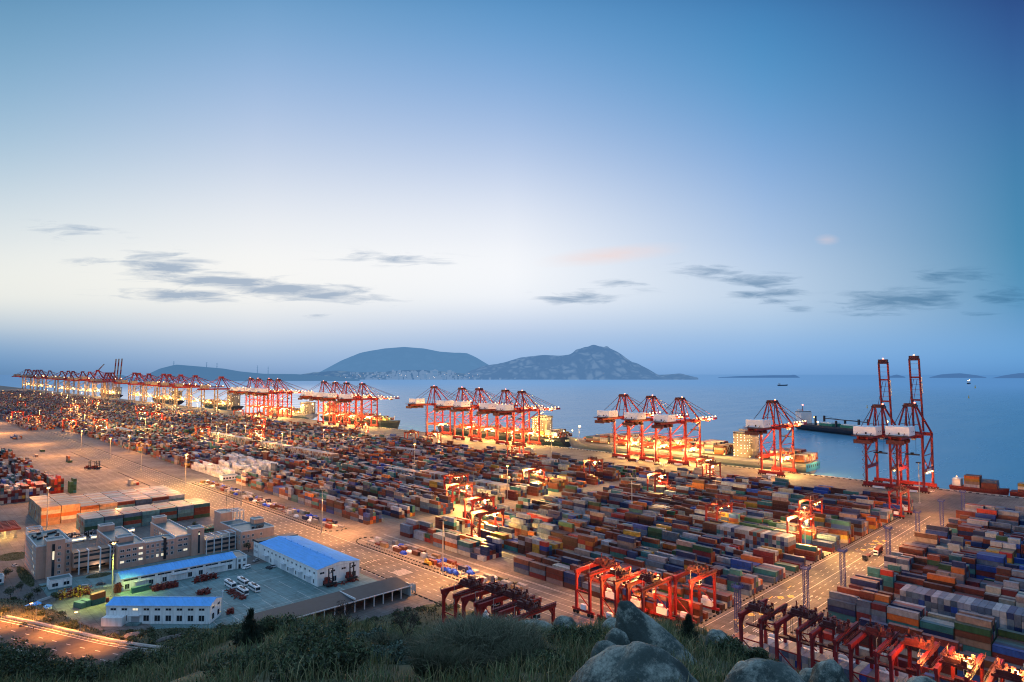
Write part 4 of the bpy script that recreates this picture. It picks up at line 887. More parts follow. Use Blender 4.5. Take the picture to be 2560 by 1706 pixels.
names={0:'red quay crane with raised boom, the one standing farther from the harbour mouth',1:'red quay crane with raised boom, the one next to the harbour mouth',2:'red quay crane standing alone over the stern of the pale blue ship',
3:'red quay crane nearest the lone crane in the group of three',4:'middle red quay crane of the group of three over the long ship',5:'red quay crane over the bow of the long ship, last of three',
6:'red quay crane over the black ship, first of five from its stern',7:'red quay crane over the black ship, second of five from its stern',8:'middle red quay crane of the five over the black ship',9:'red quay crane over the black ship, fourth of five from its stern',10:'red quay crane over the black ship, fifth from its stern',
11:'red quay crane next to the green lit bow, first of four',12:'red quay crane second of four behind the green lit bow',13:'red quay crane third of four behind the green lit bow',14:'red quay crane fourth of four behind the green lit bow',
15:'red quay crane nearest the starry lit ship, first of four',16:'red quay crane second of four beside the starry lit ship',17:'red quay crane third of four beside the starry lit ship',18:'red quay crane fourth of four beside the starry lit ship'}
for i,(y,rs_,z) in enumerate(Ylist):
    s=z/80.5; p=PR if rs_ else PL
    c=dup(p,(XR,y,0),0,(1 if s<1.02 else 1+(s-1)*.6,1 if s<1.02 else s**.5,s),label=names[i],group='red quay cranes along the wharf')
    sh=random.Random(i*7+1).uniform(-12,30)
    if not rs_:
        for k in KIDS[c.name]:
            if k.name.startswith(('hoist_trolley','operator_cab','hoist_rope','spreader')): k.location.x=sh
            if k.name.startswith('spreader'): pass
        light(XR+10,y-13,16*s,125,'y',1.2); light(XR+24,y+11,16*s,110,'y' if i%2 else 'o',1.2); light(XR-16,y,26*s,34,'o',1.5)
        light(XR+60,y-6,48*s,60,'y',1.5); light(XR+16,y,44*s,60,'o',1.5)
light(XR+10,172-2,17,28,'y',1); light(XR+14,160,17,26,'r',1)
rm(PL); rm(PR)
# distant cranes: lattice silhouettes with pale legs
def far_sts(mode):
    b=MB(); HY=10.5; G=33
    b.cur=1
    for x in (0,G):
        for y in (-HY,HY): b.beam((x,y,1),(x,y,52),2.6,2.4)
        b.box(x-1.5,x+1.5,-HY-2,HY+2,2,5)
    for y in (-HY,HY): b.box(0,G,y-1,y+1,17,20.5); b.beam((0,y,33),(G/2,y,20),1.2); b.beam((G,y,33),(G/2,y,20),1.2); b.beam((G,y,50),(0,y,33),1.2)
    b.cur=0
    for y in (-4,4): b.box(-44,G+2,y-1,y+1,50.5,53.8)
    for y in (-1,1):
        b.beam((0,y*HY,53),(10,y*4,79),1.6); b.beam((G,y*HY,53),(14,y*4,79),1.6); b.beam((10,y*4,79),(-40,y*6,54),.7)
    b.box(7,17,-5.5,5.5,78,81.5)
    b.cur=1; b.box(-36,-20,-9,9,54,61.5); b.cur=0
    if mode==0:
        for y in (-4,4): b.box(G+2,88,y-.9,y+.9,50.6,53.4); b.beam((14,y,79),(84,y,54),.6); b.beam((14,y,79),(58,y,54),.6)
    else:
        a=math.radians(86 if mode==1 else 48)
        for y in (-4,4):
            P_=lambda t:(G+2+math.cos(a)*t,y,53+math.sin(a)*t)
            for j in range(6): b.cur=j%2; b.beam(P_(j*12),P_(j*12+12),2.2)
        b.cur=0; 
    b.cur=2
    for (x,y,z) in ((3,-12,18),(17,-12,18),(30,-12,18),(50,-5,55),(66,-5,55),(84,-5,55)):
        if mode and x>33: continue
        b.ball((x,y,z),1.25,6,4)
    return b
fm=[M['red'],M['wl'],M['bulb']]
FP={m:far_sts(m).build('distant_quay_crane',fm) for m in (0,1,2)}
YF=[(1925.5,0,100.7),(2148.7,0,103.7),(2288.7,0,106),(2413,0,107.2),(2475,0,108.6),(2655,0,109.3),(2789,0,111.5),(2851.7,0,113),(3197,1,113.5),(3250,1,113.5),(3300,1,113.6),(3479,0,126),(3640,0,118),(3796,2,120),(4032,0,122),(4158,0,124),(4337,0,123),(4714,0,127),(5029,0,133),(5168,0,133.5),(5300,0,133),(5522,0,138),(5649,0,138)]
fl=['pale legged quay crane standing alone, first beyond the red groups']+['pale legged distant quay crane, %s along the wharf past the lone pale one'%ORD[i] for i in range(7)]+['distant quay crane with striped raised boom, nearest of the upright trio','distant quay crane with striped raised boom, middle of the upright trio','distant quay crane with striped raised boom, farthest of the upright trio','distant crane topped by a white light beside the raised booms','distant quay crane just past the white topped one','distant quay crane with its boom tilted half way up']+['far off quay crane, %s beyond the half raised boom'%ORD[i] for i in range(9)]
for i,(y,md,z) in enumerate(YF):
    s=z/81.; c=FP[md].copy(); COL.objects.link(c); c.location=(XR-4,y,0); c.scale=(1+(s-1)*.6,s**.5,s); tag(c,fl[i],'quay crane','distant quay cranes with pale legs')
    light(XR+12,y-16,22*s,50*s,'y',2); 
    if i%2: light(XR-30,y-16,30*s,90*s,'o',2)
for o in FP.values(): bpy.data.objects.remove(o)
# ================================================================== YARD GANTRY CRANES
def make_rtg(hot=0):
    root=empty('yard_gantry_crane'); root['category']='gantry crane'; r=M['red']; X=10.4; Y=3.9
    for x in (-X,X):
        b=MB(); b.box(x-.45,x+.45,-6.2,6.2,1.6,2.7); s=b.build('sill_beam',r,root)
        for y in (-5.2,-3.2,3.2,5.2):
            b=MB(); b.tube((x-.35,y,.8),(x+.35,y,.8),.8,10); b.build('wheel',M['rubber'],s)
        for y in (-Y,Y):
            b=MB(); b.box(x-.55,x+.55,y-.5,y+.5,2.7,18.2); sx=-1 if x>0 else 1; b.beam((x+sx*.2,y,15.8),(x+sx*2.4,y,18.4),.8,.8); b.build('leg',r,root)
        b=MB(); b.beam((x,-Y,4),(x,Y,10.5),.35); b.beam((x,Y,10.7),(x,-Y,10.7),.4); b.build('end_brace',r,root)
    for y in (-Y,Y):
        b=MB(); b.box(-X-1.2,X+1.2,y-.5,y+.5,18.2,19.9); g=b.build('girder',r,root)
        b=MB(); yy=y+(1.1 if y>0 else -1.1); 
        for k in range(19): b.box(-X-1+k*1.22-.04,-X-1+k*1.22+.04,yy-.04,yy+.04,19.4,20.7)
        b.box(-X-1,X+1,yy-.05,yy+.05,20.6,20.7); b.box(-X-1,X+1,yy-.04,yy+.04,20.05,20.12); b.box(-X-1,X+1,min(y,yy),max(y,yy),19.3,19.42); b.build('walkway_railing',M['dred'],g)
    tx=1.
    b=MB(); b.box(tx-3.2,tx+3.2,-Y-.3,Y+.3,20,20.7); b.tube((tx-1,-2.2,21.6),(tx-1,1.2,21.6),1.0,10); b.box(tx+.9,tx+2.2,-1.2,1.4,20.7,22.4); b.box(tx-3,tx-2.2,-3,3,20.7,22.3); b.tube((tx+2,3,20.7),(tx+2,3,24),.25,6)
    for k in range(6): b.box(tx-3.1+k*1.2,tx-3.0+k*1.2,-Y-.3,-Y-.2,20.7,21.8)
    b.box(tx-3.2,tx+3.2,-Y-.3,-Y-.22,21.7,21.8)
    q_=random.Random(4)
    for k in range(34): b.cbox((tx+q_.uniform(-3,3),q_.uniform(-3.9,3.9),20.7+q_.uniform(0,1.9)),(q_.uniform(.15,.9),q_.uniform(.15,1.1),q_.uniform(.3,1.6)),q_.choice((0,0,.6)))
    b.build('trolley',M['dred'],root)
    b=MB(); b.box(tx+1,tx+3.2,-2.8,-.6,15.2,17.9); cb=b.build('operator_cab',M['house'],root); b=MB(); b.box(tx+1.15,tx+3.05,-2.86,-2.8,15.5,16.9); b.box(tx+.94,tx+1,-2.6,-.8,15.5,16.9); b.build('cab_window',M['glass'],cb)
    zs=13.5
    b=MB(); 
    for x in (-.8,.8):
        for y in (-2,2): b.beam((tx-1.5+x,y,20),(tx-1.5+x,y,zs),.07)
    b.build('hoist_rope',M['dark'],root)
    b=MB(); b.box(tx-2.4,tx-.6,-5.8,5.8,zs-.6,zs); b.box(tx-2.3,tx-.7,-1.4,1.4,zs,zs+.9); b.build('spreader',M['dred'],root)
    b=MB(); b.box(X-1.1,X+1.1,-2.8,2.6,2.8,5.4); b.build('generator_box',M['house'],root)
    b=MB(); b.tube((X,-.5,6.3),(X,2.2,6.3),.7,10); b.build('fuel_tank',M['white'],root)
    b=MB(); b.box(-X-.9,-X+.6,-2,1,2.8,5); b.build('switch_cabinet',M['house'],root)
    b=MB(); b.tube((-X-.9,-Y-.4,16),(-X-.9,-Y-.4,24),.09,5); b.box(-X-1.0,-X+.2,-Y-.45,-Y-.35,23.9,24.05); b.build('light_pole',M['mast'],root)
    return root
G0=make_rtg()
def rtg(x,y,label,lit=None,s=1,c='o'):
    o=dup(G0,(x,y,0),0,(1,1,s),label=label,group='red rubber tyred gantry cranes in the yard')
    for k in KIDS[o.name]:
        if k.name.startswith(('trolley','operator_cab','hoist_rope','spreader')): k.location.x=R.uniform(-6,5)
    if lit:
        light(x+R.uniform(-2,2),y-1.5,16.8,lit*((4.2 if 300<y<460 and x<470 else 2.1) if y<900 else 4),c,.8); 
        b=MB(); 
        bl_=[]
        for q in ((-5,-4.6,17.9),(5,-4.6,17.9)):
            b=MB(); b.ball(q,.42,6,4); bb=b.build('floodlight',M['bulb'],o)
for i,yy in enumerate((112,98.5,86,73.5,61.5,49,36)):
    rtg(244,yy,['parked red gantry crane nearest the lattice mast, first of the row','parked red gantry crane, second of the row from the lattice mast','parked red gantry crane, third of the row from the lattice mast','parked red gantry crane, fourth of the row from the lattice mast','parked gantry crane with orange glow on its trolley, fifth of the row','parked gantry crane lit bright yellow, sixth of the row','glowing gantry crane cut off by the frame, last of the row'][i],None if i<5 else None)
for (x,y,p,c) in ((240,58,9,'r'),(243,46.5,26,'y'),(240,34,24,'y'),(246,45,10,'y'),(238,48.5,8,'y')): light(x,y,23.5,p,c,.8)
for (y,l_) in ((190,'red gantry crane at the far end of the glowing cluster behind the pointed boulder'),(175.5,'gantry crane flooded with orange light, second in the glowing cluster'),(161.5,'gantry crane with glowing trolley, third in the glowing cluster')): rtg(241 ,y,l_)
rtg(265,153,'dark red gantry crane beside the stacks, end of the glowing cluster by the crossroads')
for (x,y,z,p,c) in ((236,178,22.5,16,'y'),(243,170,22.8,18,'y'),(240,164,15,12,'r'),(234,186,14,8,'r'),(246,160,22.5,12,'o'),(238,172,12,12,'r'),(254,150,10,4,'r')): light(x,y,z,p,c,.8)
for (y,l_) in ((211,'parked red gantry crane at the far end of the row behind the grass mound'),(198,'parked red gantry crane second in the row behind the grass mound'),(187.5,'parked red gantry crane third in the row behind the grass mound'),(176,'parked red gantry crane sunk lowest behind the grass mound')): rtg(180,y,l_)
RL=[(367,448,'gantry crane glowing over the lit aisle, farthest of the staggered four',40,'o'),(338.5,409,'dark red gantry crane over the lit aisle, second of the staggered four',42,'y'),(312,354,'dark red gantry crane over the lit aisle, third of the staggered four',36,'o'),(286.5,317,'dark red gantry crane over the lit aisle, nearest of the staggered four',36,'y'),
(442,424,'gantry crane over the brightest yellow stacks amid the yard',60,'y'),(532,424,'gantry crane lifting a glowing spreader below the group of three quay cranes',40,'y'),(567,575,'gantry crane with lit boxes beneath, before the black ship',36,'o'),(584,822,'gantry crane with lit pillar of boxes under the first of five quay cranes',40,'y'),(603,790,'gantry crane just before the second of five quay cranes',26,'o'),
(502,326,'gantry crane over a patch of yellow lit boxes amid dark stacks',44,'y'),(628,349,'gantry crane backing the pair before the long pale ship',26,'o'),(596,324,'gantry crane in front of the pair before the long pale ship',24,'o'),(416,221,'gantry crane standing beside the long pale crosswise row',46,'y'),(476,182,'dark gantry crane rising behind the brightest starburst gantry',10,'o'),(417,166,'gantry crane blazing with yellow light next to the crossroads',70,'y'),(564,149,'dark gantry crane at the seaward corner of the crossroads',0,'o'),
(521,1240,'distant gantry crane behind the pale crosswise row',30,'o'),(422,1012,'distant gantry crane lit orange over the pale crosswise row',40,'y'),(606,1004,'distant gantry crane just under the green lit bow group',26,'o'),(609,1572,'distant gantry crane below the second group of four quay cranes',30,'y'),(371,1105,'distant gantry crane with a bright orange lamp at its foot',50,'y'),(436,1590,'distant gantry crane lit red amid dark stacks',30,'r'),(423,1655,'far small gantry crane behind the red lit one',30,'y'),(250,1462,'distant gantry crane by the long road, pillars glowing red',30,'o'),(222,1655,'distant gantry crane farthest up the long road, pillars glowing',30,'o'),(294,1428,'distant gantry crane with starburst lamps among the stacks',90,'y'),(217,1856,'far gantry crane at the head of the long road',30,'o'),
(480,1900,'far gantry crane glowing among the distant stacks',60,'y'),(560,2050,'very far gantry crane before the lone pale quay crane',60,'y'),(380,2150,'very far gantry crane with a yellow starburst lamp',80,'y'),(330,1980,'very far gantry crane amid dark distant stacks',50,'o'),(500,2500,'hazy far gantry crane below the raised boom trio',70,'y'),(300,2500,'hazy far gantry crane in the leftmost dark stacks',70,'o'),(590,1420,'gantry crane standing between the two groups of four quay cranes',30,'o')]
for (x,y,l_,p,c) in RL: rtg(x,y,l_,p*1. if p else None,1 if y<900 else 1.12,c)
rm(G0)
light(417,166,25,30,'y',.8); light(413,160,23,30,'y',.8)
# ================================================================== LIGHT MASTS
def make_mast():
    root=empty('light_mast'); root['category']='light mast'
    b=MB(); b.tube((0,0,0),(0,0,30),.45,8,.22); b.build('pole',M['mast'],root)
    b=MB(); b.tube((0,0,29.6),(0,0,30.1),1.5,12); 
    for k in range(8): a=k*math.pi/4; b.box(1.7*math.cos(a)-.3,1.7*math.cos(a)+.3,1.7*math.sin(a)-.3,1.7*math.sin(a)+.3,29.3,29.9)
    h=b.build('lamp_head',M['dark'],root); b=MB(); b.box(-.7,.7,-.7,.7,0,.8); b.build('foot',M['kerbw'],root)
    return root
def make_lit_mast():
    r=make_mast(); h=[k for k in KIDS[r.name] if k.name.startswith('lamp_head')][0]
    b=MB(); b.ball((0,0,29.1),.95,8,5); b.build('bulb',M['bulb'],h); return r
MA=make_mast(); ML=make_lit_mast()
ms=[(221,281,0,1,'tall light mast beside the shrouded cargo nearest the long shed',30,'o'),(216.5,409,0,1,'tall light mast at the road junction beyond the blue warehouse',30,'o'),(215,545,0,1,'tall light mast beside the mixed cargo strip',28,'o'),(214,682,1,1,'light mast with a starburst lamp beside the white container rows',60,'y'),(210,820,0,1,'light mast along the median by the flat rack rows',28,'o'),(208,955,1,.9,'light mast with lit lamp along the far median',30,'o'),(205,1110,1,.9,'light mast with lit lamp far up the long road',40,'o'),
(84,557,1,1.0,'light mast with lit lamp before the orange container stack',16,'o'),(83,368,1,.9,'light mast with white lamp between the two blue roofed buildings',0,'g'),
(391,407,1,1,'lit light mast by the brightest yellow stacks',26,'o'),(408,288,0,1,'unlit light mast rising out of the middle stacks',0,'o'),(434,605,1,1,'lit light mast amid the stacks before the five quay cranes',24,'o'),(401,157,1,1,'light mast with small lamp standing at the crossroads stacks',10,'o'),(434,765,1,1,'lit light mast near the red and green stacks',24,'o'),(433,918,0,1,'unlit light mast amid far stacks',0,'o'),(700,1474,1,1,'lit light mast on the wharf by the second group of four',24,'o'),(703,1097,1,1,'lit light mast on the wharf by the green lit bow',20,'o'),(671,440,0,1,'light mast on the wharf amid the group of three quay cranes',0,'o'),(630,151,0,1.15,'light mast on the wharf before the raised boom pair',0,'o'),(668,606,0,1,'light mast on the wharf between the black ship and the long ship',0,'o'),(330,1300,1,1,'lit light mast far among dark stacks',60,'y'),(470,1350,1,1,'lit light mast far beyond the crosswise rows',60,'y'),(300,1750,1,1,'very far lit light mast amid the stacks',90,'y'),(520,1750,1,1,'very far lit light mast toward the wharf',90,'y'),(640,2300,1,1,'hazy lit light mast far along the wharf',120,'y')]
for (x,y,lt,s,l_,p,c) in ms:
    dup(ML if lt else MA,(x,y,0),0,(1,1,s),label=l_,group='tall light masts')
    if p: light(x+3,y-4,33*s,p*(6.0 if y<600 else 3.4),c,1.2)
rm(MA); rm(ML)
# lattice masts
def make_lat():
    root=empty('lattice_mast'); root['category']='lattice mast'; b=MB(); h=20; w=.95
    for x in (-w,w):
        for y in (-w,w): b.beam((x,y,0),(x,y,h),.24)
    n=13
    for k in range(n):
        z0=h*k/n; z1=h*(k+1)/n
        for s in (-1,1):
            b.beam((-w,s*w,z0),(w,s*w,z1),.12); b.beam((s*w,-w,z1),(s*w,w,z0),.12); b.beam((-w,s*w,z1),(w,s*w,z1),.12); b.beam((s*w,-w,z1),(s*w,w,z1),.12)
    b.build('tower_lattice',M['lattice'],root)
    b=MB(); b.box(-1.8,1.8,-1.8,1.8,h,h+.4)
    for x in (-1.7,0,1.7):
        for y in (-1.7,1.7): b.box(x-.05,x+.05,y-.05,y+.05,h+.4,h+1.6); b.box(x-.35,x+.35,y-.15,y+.15,h+.5,h+1.1)
    for s in (-1.7,1.7): b.box(-1.8,1.8,s-.05,s+.05,h+1.5,h+1.62); b.box(s-.05,s+.05,-1.8,1.8,h+1.5,h+1.62)
    b.build('lamp_platform',M['lattice'],root); b=MB(); b.box(-1.6,1.6,-1.6,1.6,0,.9); b.build('foot',M['kerbw'],root)
    return root
LM=make_lat()
for i,(x,y) in enumerate([(259,129.8),(306,120),(349,118.5),(419,117),(479.5,116.5),(533.5,114.7),(586,112)]):
    dup(LM,(x,y,0),0,label=['blue lattice mast nearest the boulders, rising behind the first parked gantry','blue lattice mast, second along the crossroad from the boulders','blue lattice mast, third along the crossroad beside a bend of kerb','blue lattice mast, fourth along the crossroad next to the trucks','blue lattice mast, fifth along the crossroad','blue lattice mast, sixth along the crossroad','blue lattice mast, last along the crossroad by the wharf'][i],group='blue lattice masts along the crossroad')
    light(x-3,y+13,20,[30,50,60,66,70,70,70][i],'o',1.2)  # light added over the road centre; the mast itself stays unlit
rm(LM)
# added sodium light over roads and yard
for (x,y,p,c) in ((206,225,14,'o'),(206,275,16,'o'),(210,330,18,'o'),(208,375,14,'o'),(206,440,20,'o'),(206,500,20,'o'),(206,610,24,'o'),(190,740,24,'o'),(170,880,26,'o'),(160,1040,34,'o'),(165,1230,44,'o'),(202,665,18,'o'),(60,520,10,'o'),(245,200,10,'o'),(238,320,11,'o'),(240,260,10,'o'),(236,395,12,'o'),(320,390,12,'o'),(470,390,10,'y'),(150,1500,60,'o'),(150,1800,80,'o'),(95,700,16,'o'),(190,560,5,'o'),(40,470,8,'o')): light(x,y,32,p*6.2,c,1.5)
# ================================================================== BUILDINGS
def window_proto(w,h,axis,name='window'):
    """frame mesh plus pane mesh in the plane normal to axis ('x' faces -X, 'y' faces -Y)"""
    f=MB(); p=MB(); t=.14; d=.08
    def q(b,a0,a1,z0,z1,o0,o1):
        if axis=='y': b.box(a0,a1,-o1,-o0,z0,z1)
        else: b.box(-o1,-o0,a0,a1,z0,z1)
    q(f,-w/2-t,w/2+t,h/2,h/2+t,0,d); q(f,-w/2-t,w/2+t,-h/2-t,-h/2,0,d); q(f,-w/2-t,-w/2,-h/2,h/2,0,d); q(f,w/2,w/2+t,-h/2,h/2,0,d); q(f,-.05,.05,-h/2,h/2,0,d*.8)
    q(p,-w/2,w/2,-h/2,h/2,.004,.035)
    fo=f.build(name,M['trim']); po=p.build('pane',M['glass'],fo); po2=p.build('pane',M['lit'],None); dl=po2.data; bpy.data.objects.remove(po2)
    return fo,dl
WP={}
def win(parent,x,y,z,w,h,axis='y',lit=False):
    k=(round(w,2),round(h,2),axis)
    if k not in WP: WP[k]=window_proto(w,h,axis)
    fo,dl=WP[k]; c=fo.copy(); COL.objects.link(c); c.location=(x,y,z); reg(c,parent); p=KIDS[fo.name][0].copy(); COL.objects.link(p); reg(p,c)
    if lit: p.data=dl
    return c
def parapet(b,x0,x1,y0,y1,z,h=.7,t=.3):
    b.box(x0,x1,y0,y0+t,z,z+h); b.box(x0,x1,y1-t,y1,z,z+h); b.box(x0,x0+t,y0+t,y1-t,z,z+h); b.box(x1-t,x1,y0+t,y1-t,z,z+h)
def block(root,name,x0,x1,y0,y1,z0,z1,m='tile',roof='flat',par=.7):
    b=MB(); b.box(x0,x1,y0,y1,z0,z1); w=b.build(name,M[m],root)
    if roof:
        b=MB(); b.add([(x0+.3,y0+.3,z1+.03),(x1-.3,y0+.3,z1+.03),(x1-.3,y1-.3,z1+.03),(x0+.3,y1-.3,z1+.03)],[(0,1,2,3)]); b.build('roof',M[roof],root)
        b=MB(); parapet(b,x0-.05,x1+.05,y0-.05,y1+.05,z1+.02,par); b.build('parapet',M['trim'],root)
    return w
# --- tall office
T=empty('office_block',(60,426,0),0,'tall tan tiled office block with rows of small windows and a stair tower','office building')
block(T,'wall',0,16,0,38,0,17)
block(T,'stair_tower_wall',4.2,12.4,-2,6,0,19.6,par=.5)
b=MB(); b.box(6.6,7.9,-2.1,-1.98,.8,17.8); b.build('stair_glazing',M['glass'],T); b=MB(); b.box(6.8,7.7,-2.14,-2.1,9.5,14); b.build('lit_stair_pane',M['lit'],T)
for fl_ in range(5):
    for x in (9.9,13.9): win(T,x if x<12 else 14.2,-2.0 if x<12 else 0,2.3+3.3*fl_,1.15,1.5,'y')
    for j in range(9): win(T,0,3+4*j,2.3+3.3*fl_,1.2,1.5,'x',lit=(fl_*9+j) in(2,10,20,29,1,38))
b=MB(); parapet(b,0,7,31,38,20.6,.7,.4); 
for x in (.2,6.8):
    for y in (31.2,37.8): b.box(x-.25,x+.25,y-.25,y+.25,17,20.7)
b.box(0,7,31,31.4,18.6,19.2); b.build('roof_frame',M['trim'],T)
b=MB()
for i in range(22): b.cbox((R.uniform(2,14),R.uniform(8,36),17.5),(R.uniform(.5,2.2),R.uniform(.4,1.6),1.0),R.random())
b.tube((13,-.0+9,17.4),(13,12,17.4),.9,8); b.build('roof_plant',M['dark'],T)
b=MB(); 
for i in range(5): b.box(12.6+.7*i,13.1+.7*i,.8,1.4,17.2,18.4)
b.build('water_tank',M['white'],T)
# --- link wing between tall and middle blocks
Wg=empty('link_wing',(76.2,421.5,0),0,'low linking wing with tall white fins and an open ground floor','building')
b=MB(); b.box(0,19.5,0,10,3.6,11); b.box(0,19.5,9,10,0,3.6); b.build('wall',M['tile'],Wg); b=MB(); b.box(.1,19.4,-.06,-.005,8.6,9.9); b.box(.1,19.4,-.06,-.005,5.6,6.7); b.build('ribbon_glazing',M['glass'],Wg)
b=MB(); b.box(.1,19.4,.1,9.9,11,11.15); b.box(0,19.5,-.1,.3,11.0,11.7); b.build('roof',M['dark'],Wg)
for x in (2.2,6.5,12.2,17):
    b=MB(); b.box(x-.3,x+.3,-1.7,-1.1,0,12.6); b.box(x-.3,x+.3,-1.1,4,12.1,12.6); b.build('fin_column',M['trim'],Wg)
b=MB(); b.box(3,17,8.9,8.98,.3,3.2); b.build('lobby_glazing',M['lit'] if False else M['glass'],Wg)
light(87,420,2.6,.5,'w',.4)
# --- middle complex
Md=empty('office_complex',(96,415.5,0),0,'long stepped tan office complex with teal flat roofs and lit strip windows','office building')
block(Md,'wall',0,13.3,0,52,0,12.6); block(Md,'link_wall',13.35,30,1.2,13.5,0,11.8,par=.5); block(Md,'rear_wing_wall',30.05,41.3,1.2,52,0,12.4); block(Md,'stair_tower_wall',38.6,45.6,-.8,7.6,0,15.8,par=.6); block(Md,'roof_room_wall',1.5,9.5,8,14,12.65,15.6,par=.5); block(Md,'rear_roof_room_wall',0.3,8,45,51.5,12.65,16,par=.6); block(Md,'rear_roof_room_wall',30.5,38,46,51.5,12.45,16.2,par=.6)
b=MB(); b.box(42.1,43.3,-.88,-.79,1,14.2); b.build('stair_glazing',M['glass'],Md); b=MB(); b.box(42.3,43,-.92,-.88,12,13.3); b.build('lit_stair_pane',M['lit'],Md)
for fl_ in range(3):
    for j in range(4): win(Md,2+3.1*j,0,3.7+3.1*fl_,2.0,1.15,'y',lit=(j==3 or (j==0 and fl_==0)))
    for j in range(4): win(Md,15.2+2.6*j,1.2,3.7+3.0*fl_,1.15,1.5,'y',lit=(fl_==0 and j in(2,3)))
    win(Md,25.6,1.2,3.7+3.0*fl_,1.15,1.5,'y'); win(Md,28.3,1.2,3.7+3.0*fl_,1.15,1.5,'y')
    for j in range(2): win(Md,32.6+3.1*j,1.2,4.2+3.1*fl_,2.1,1.1,'y',lit=(j==1 and fl_==0))
    if fl_<2:
        for j in range(7): win(Md,30.05,20+3.8*j,6.4+3.1*fl_,1.2,1.5,'x',lit=(fl_==1 and j in(1,2,3)))
    for j in range(6): win(Md,0,26+3.8*j,4+3.1*fl_,1.2,1.5,'x')
b=MB(); b.box(23.6,24.9,.3,1.15,1,12.9); b.box(23.6,24.9,.3,5,12.4,13.2); b.build('exhaust_duct',M['dark'],Md)
# --- glazed pergola wing and right block
Wr=empty('pergola_wing',(141.8,413,0),0,'glazed wing with a white rooftop pergola next to the stair tower','building')
b=MB(); b.box(0,18,0,8,0,8.6); b.build('wall',M['tile'],Wr); b=MB(); b.box(.2,17.8,-.06,-.005,6.6,8.2); b.box(.2,17.8,-.06,-.005,3.9,5.2); b.box(.2,17.8,-.06,-.005,1,2.4); b.build('ribbon_glazing',M['glass'],Wr)
b=MB(); b.box(0,18,.1,7.9,8.6,8.7); b.build('roof',M['flat'],Wr)
for x in (.4,4.9,9.4,13.9,17.7):
    b=MB(); b.box(x-.25,x+.25,-1.2,-.7,0,11); b.box(x-.25,x+.25,-.7,7.6,10.6,11); b.build('pergola_column',M['trim'],Wr)
b=MB(); b.box(0,18,-1.15,-.75,10.65,11.05); b.box(0,18,3,3.3,10.65,10.95); b.box(0,18,7,7.3,10.65,10.95); b.box(0,18,-1.1,-.8,8.4,8.7); b.build('pergola_beam',M['trim'],Wr)
Rb=empty('office_annex',(160.5,405.5,0),0,'tan office annex with grey flat roof nearest the long road','office building')
block(Rb,'wall',0,21,0,22,0,11.3); block(Rb,'rear_wall',3,16,22.05,44,0,9.6,par=.5); block(Rb,'roof_room_wall',14,20.5,15,21.8,11.35,14.3,par=.5); block(Rb,'rear_tower_wall',3.4,11,44.05,56,0,15.5,par=.5)
for x in (1.6,4.4,7.2,12.5):
    for z in (5.2,8.4): win(Rb,x,0,z,1.1,1.5,'y')
for j in range(4): win(Rb,0,3+4*j,8.2,1.1,1.5,'x'); win(Rb,0,3+4*j,4.8,1.1,1.5,'x')
b=MB(); 
for x in (11.5,14,16.5,19):
    for y in (45,51,55.5): b.box(x-.25,x+.25,y-.25,y+.25,9.4,15.3)
for x in (11.5,14,16.5,19): b.box(x-.2,x+.2,44.5,56,15.1,15.6)
b.box(11,19.3,44.4,44.8,15.1,15.6); b.box(11,19.3,55.6,56,15.1,15.6); b.build('roof_pergola',M['trim'],Rb)
b=MB(); 
for i in range(10): b.cbox((R.uniform(8,19),R.uniform(1.5,8),11.9),(1.6,.8,1.1),0)
b.build('roof_plant',M['dark'],Rb)
for (x,y) in ((8,47),(13,47)):
    b=MB(); b.tube((x,y,9),(x,y,28),.09,4); b.box(x-.5,x+.5,y-.03,y+.03,24,24.1); b.build('antenna',M['dark'],Rb)
# --- small huts
def hut(x0,y0,w,d,h,label,nw=2,m='cream'):
    e=empty('utility_hut',(x0,y0,0),0,label,'hut'); block(e,'wall',0,w,0,d,0,h,m,par=.45); b=MB(); b.box(0,w,-.03,d+.0,0,.9) ; b.box(-.03,0,0,d,0,.9); b.build('plinth',M['court'],e)
    for j in range(nw): win(e,w*(j+.5)/nw,0,h*.55,min(2.4,w/nw*.6),1.6,'y')
    b=MB(); b.box(-.06,-.0,d*.4,d*.4+1,.1,2.3); b.build('door',M['dark'],e); return e
hut(62,398.5,9.6,7.5,4.9,'small cream utility hut with two barred windows before the tall office')
hut(38,428,9,6,4.2,'pale hut cut by the frame edge beside the office road',2)
e=hut(247.5,676,15,9,5.2,'cream depot hut with dark flat roof beside the white container rows',5); 
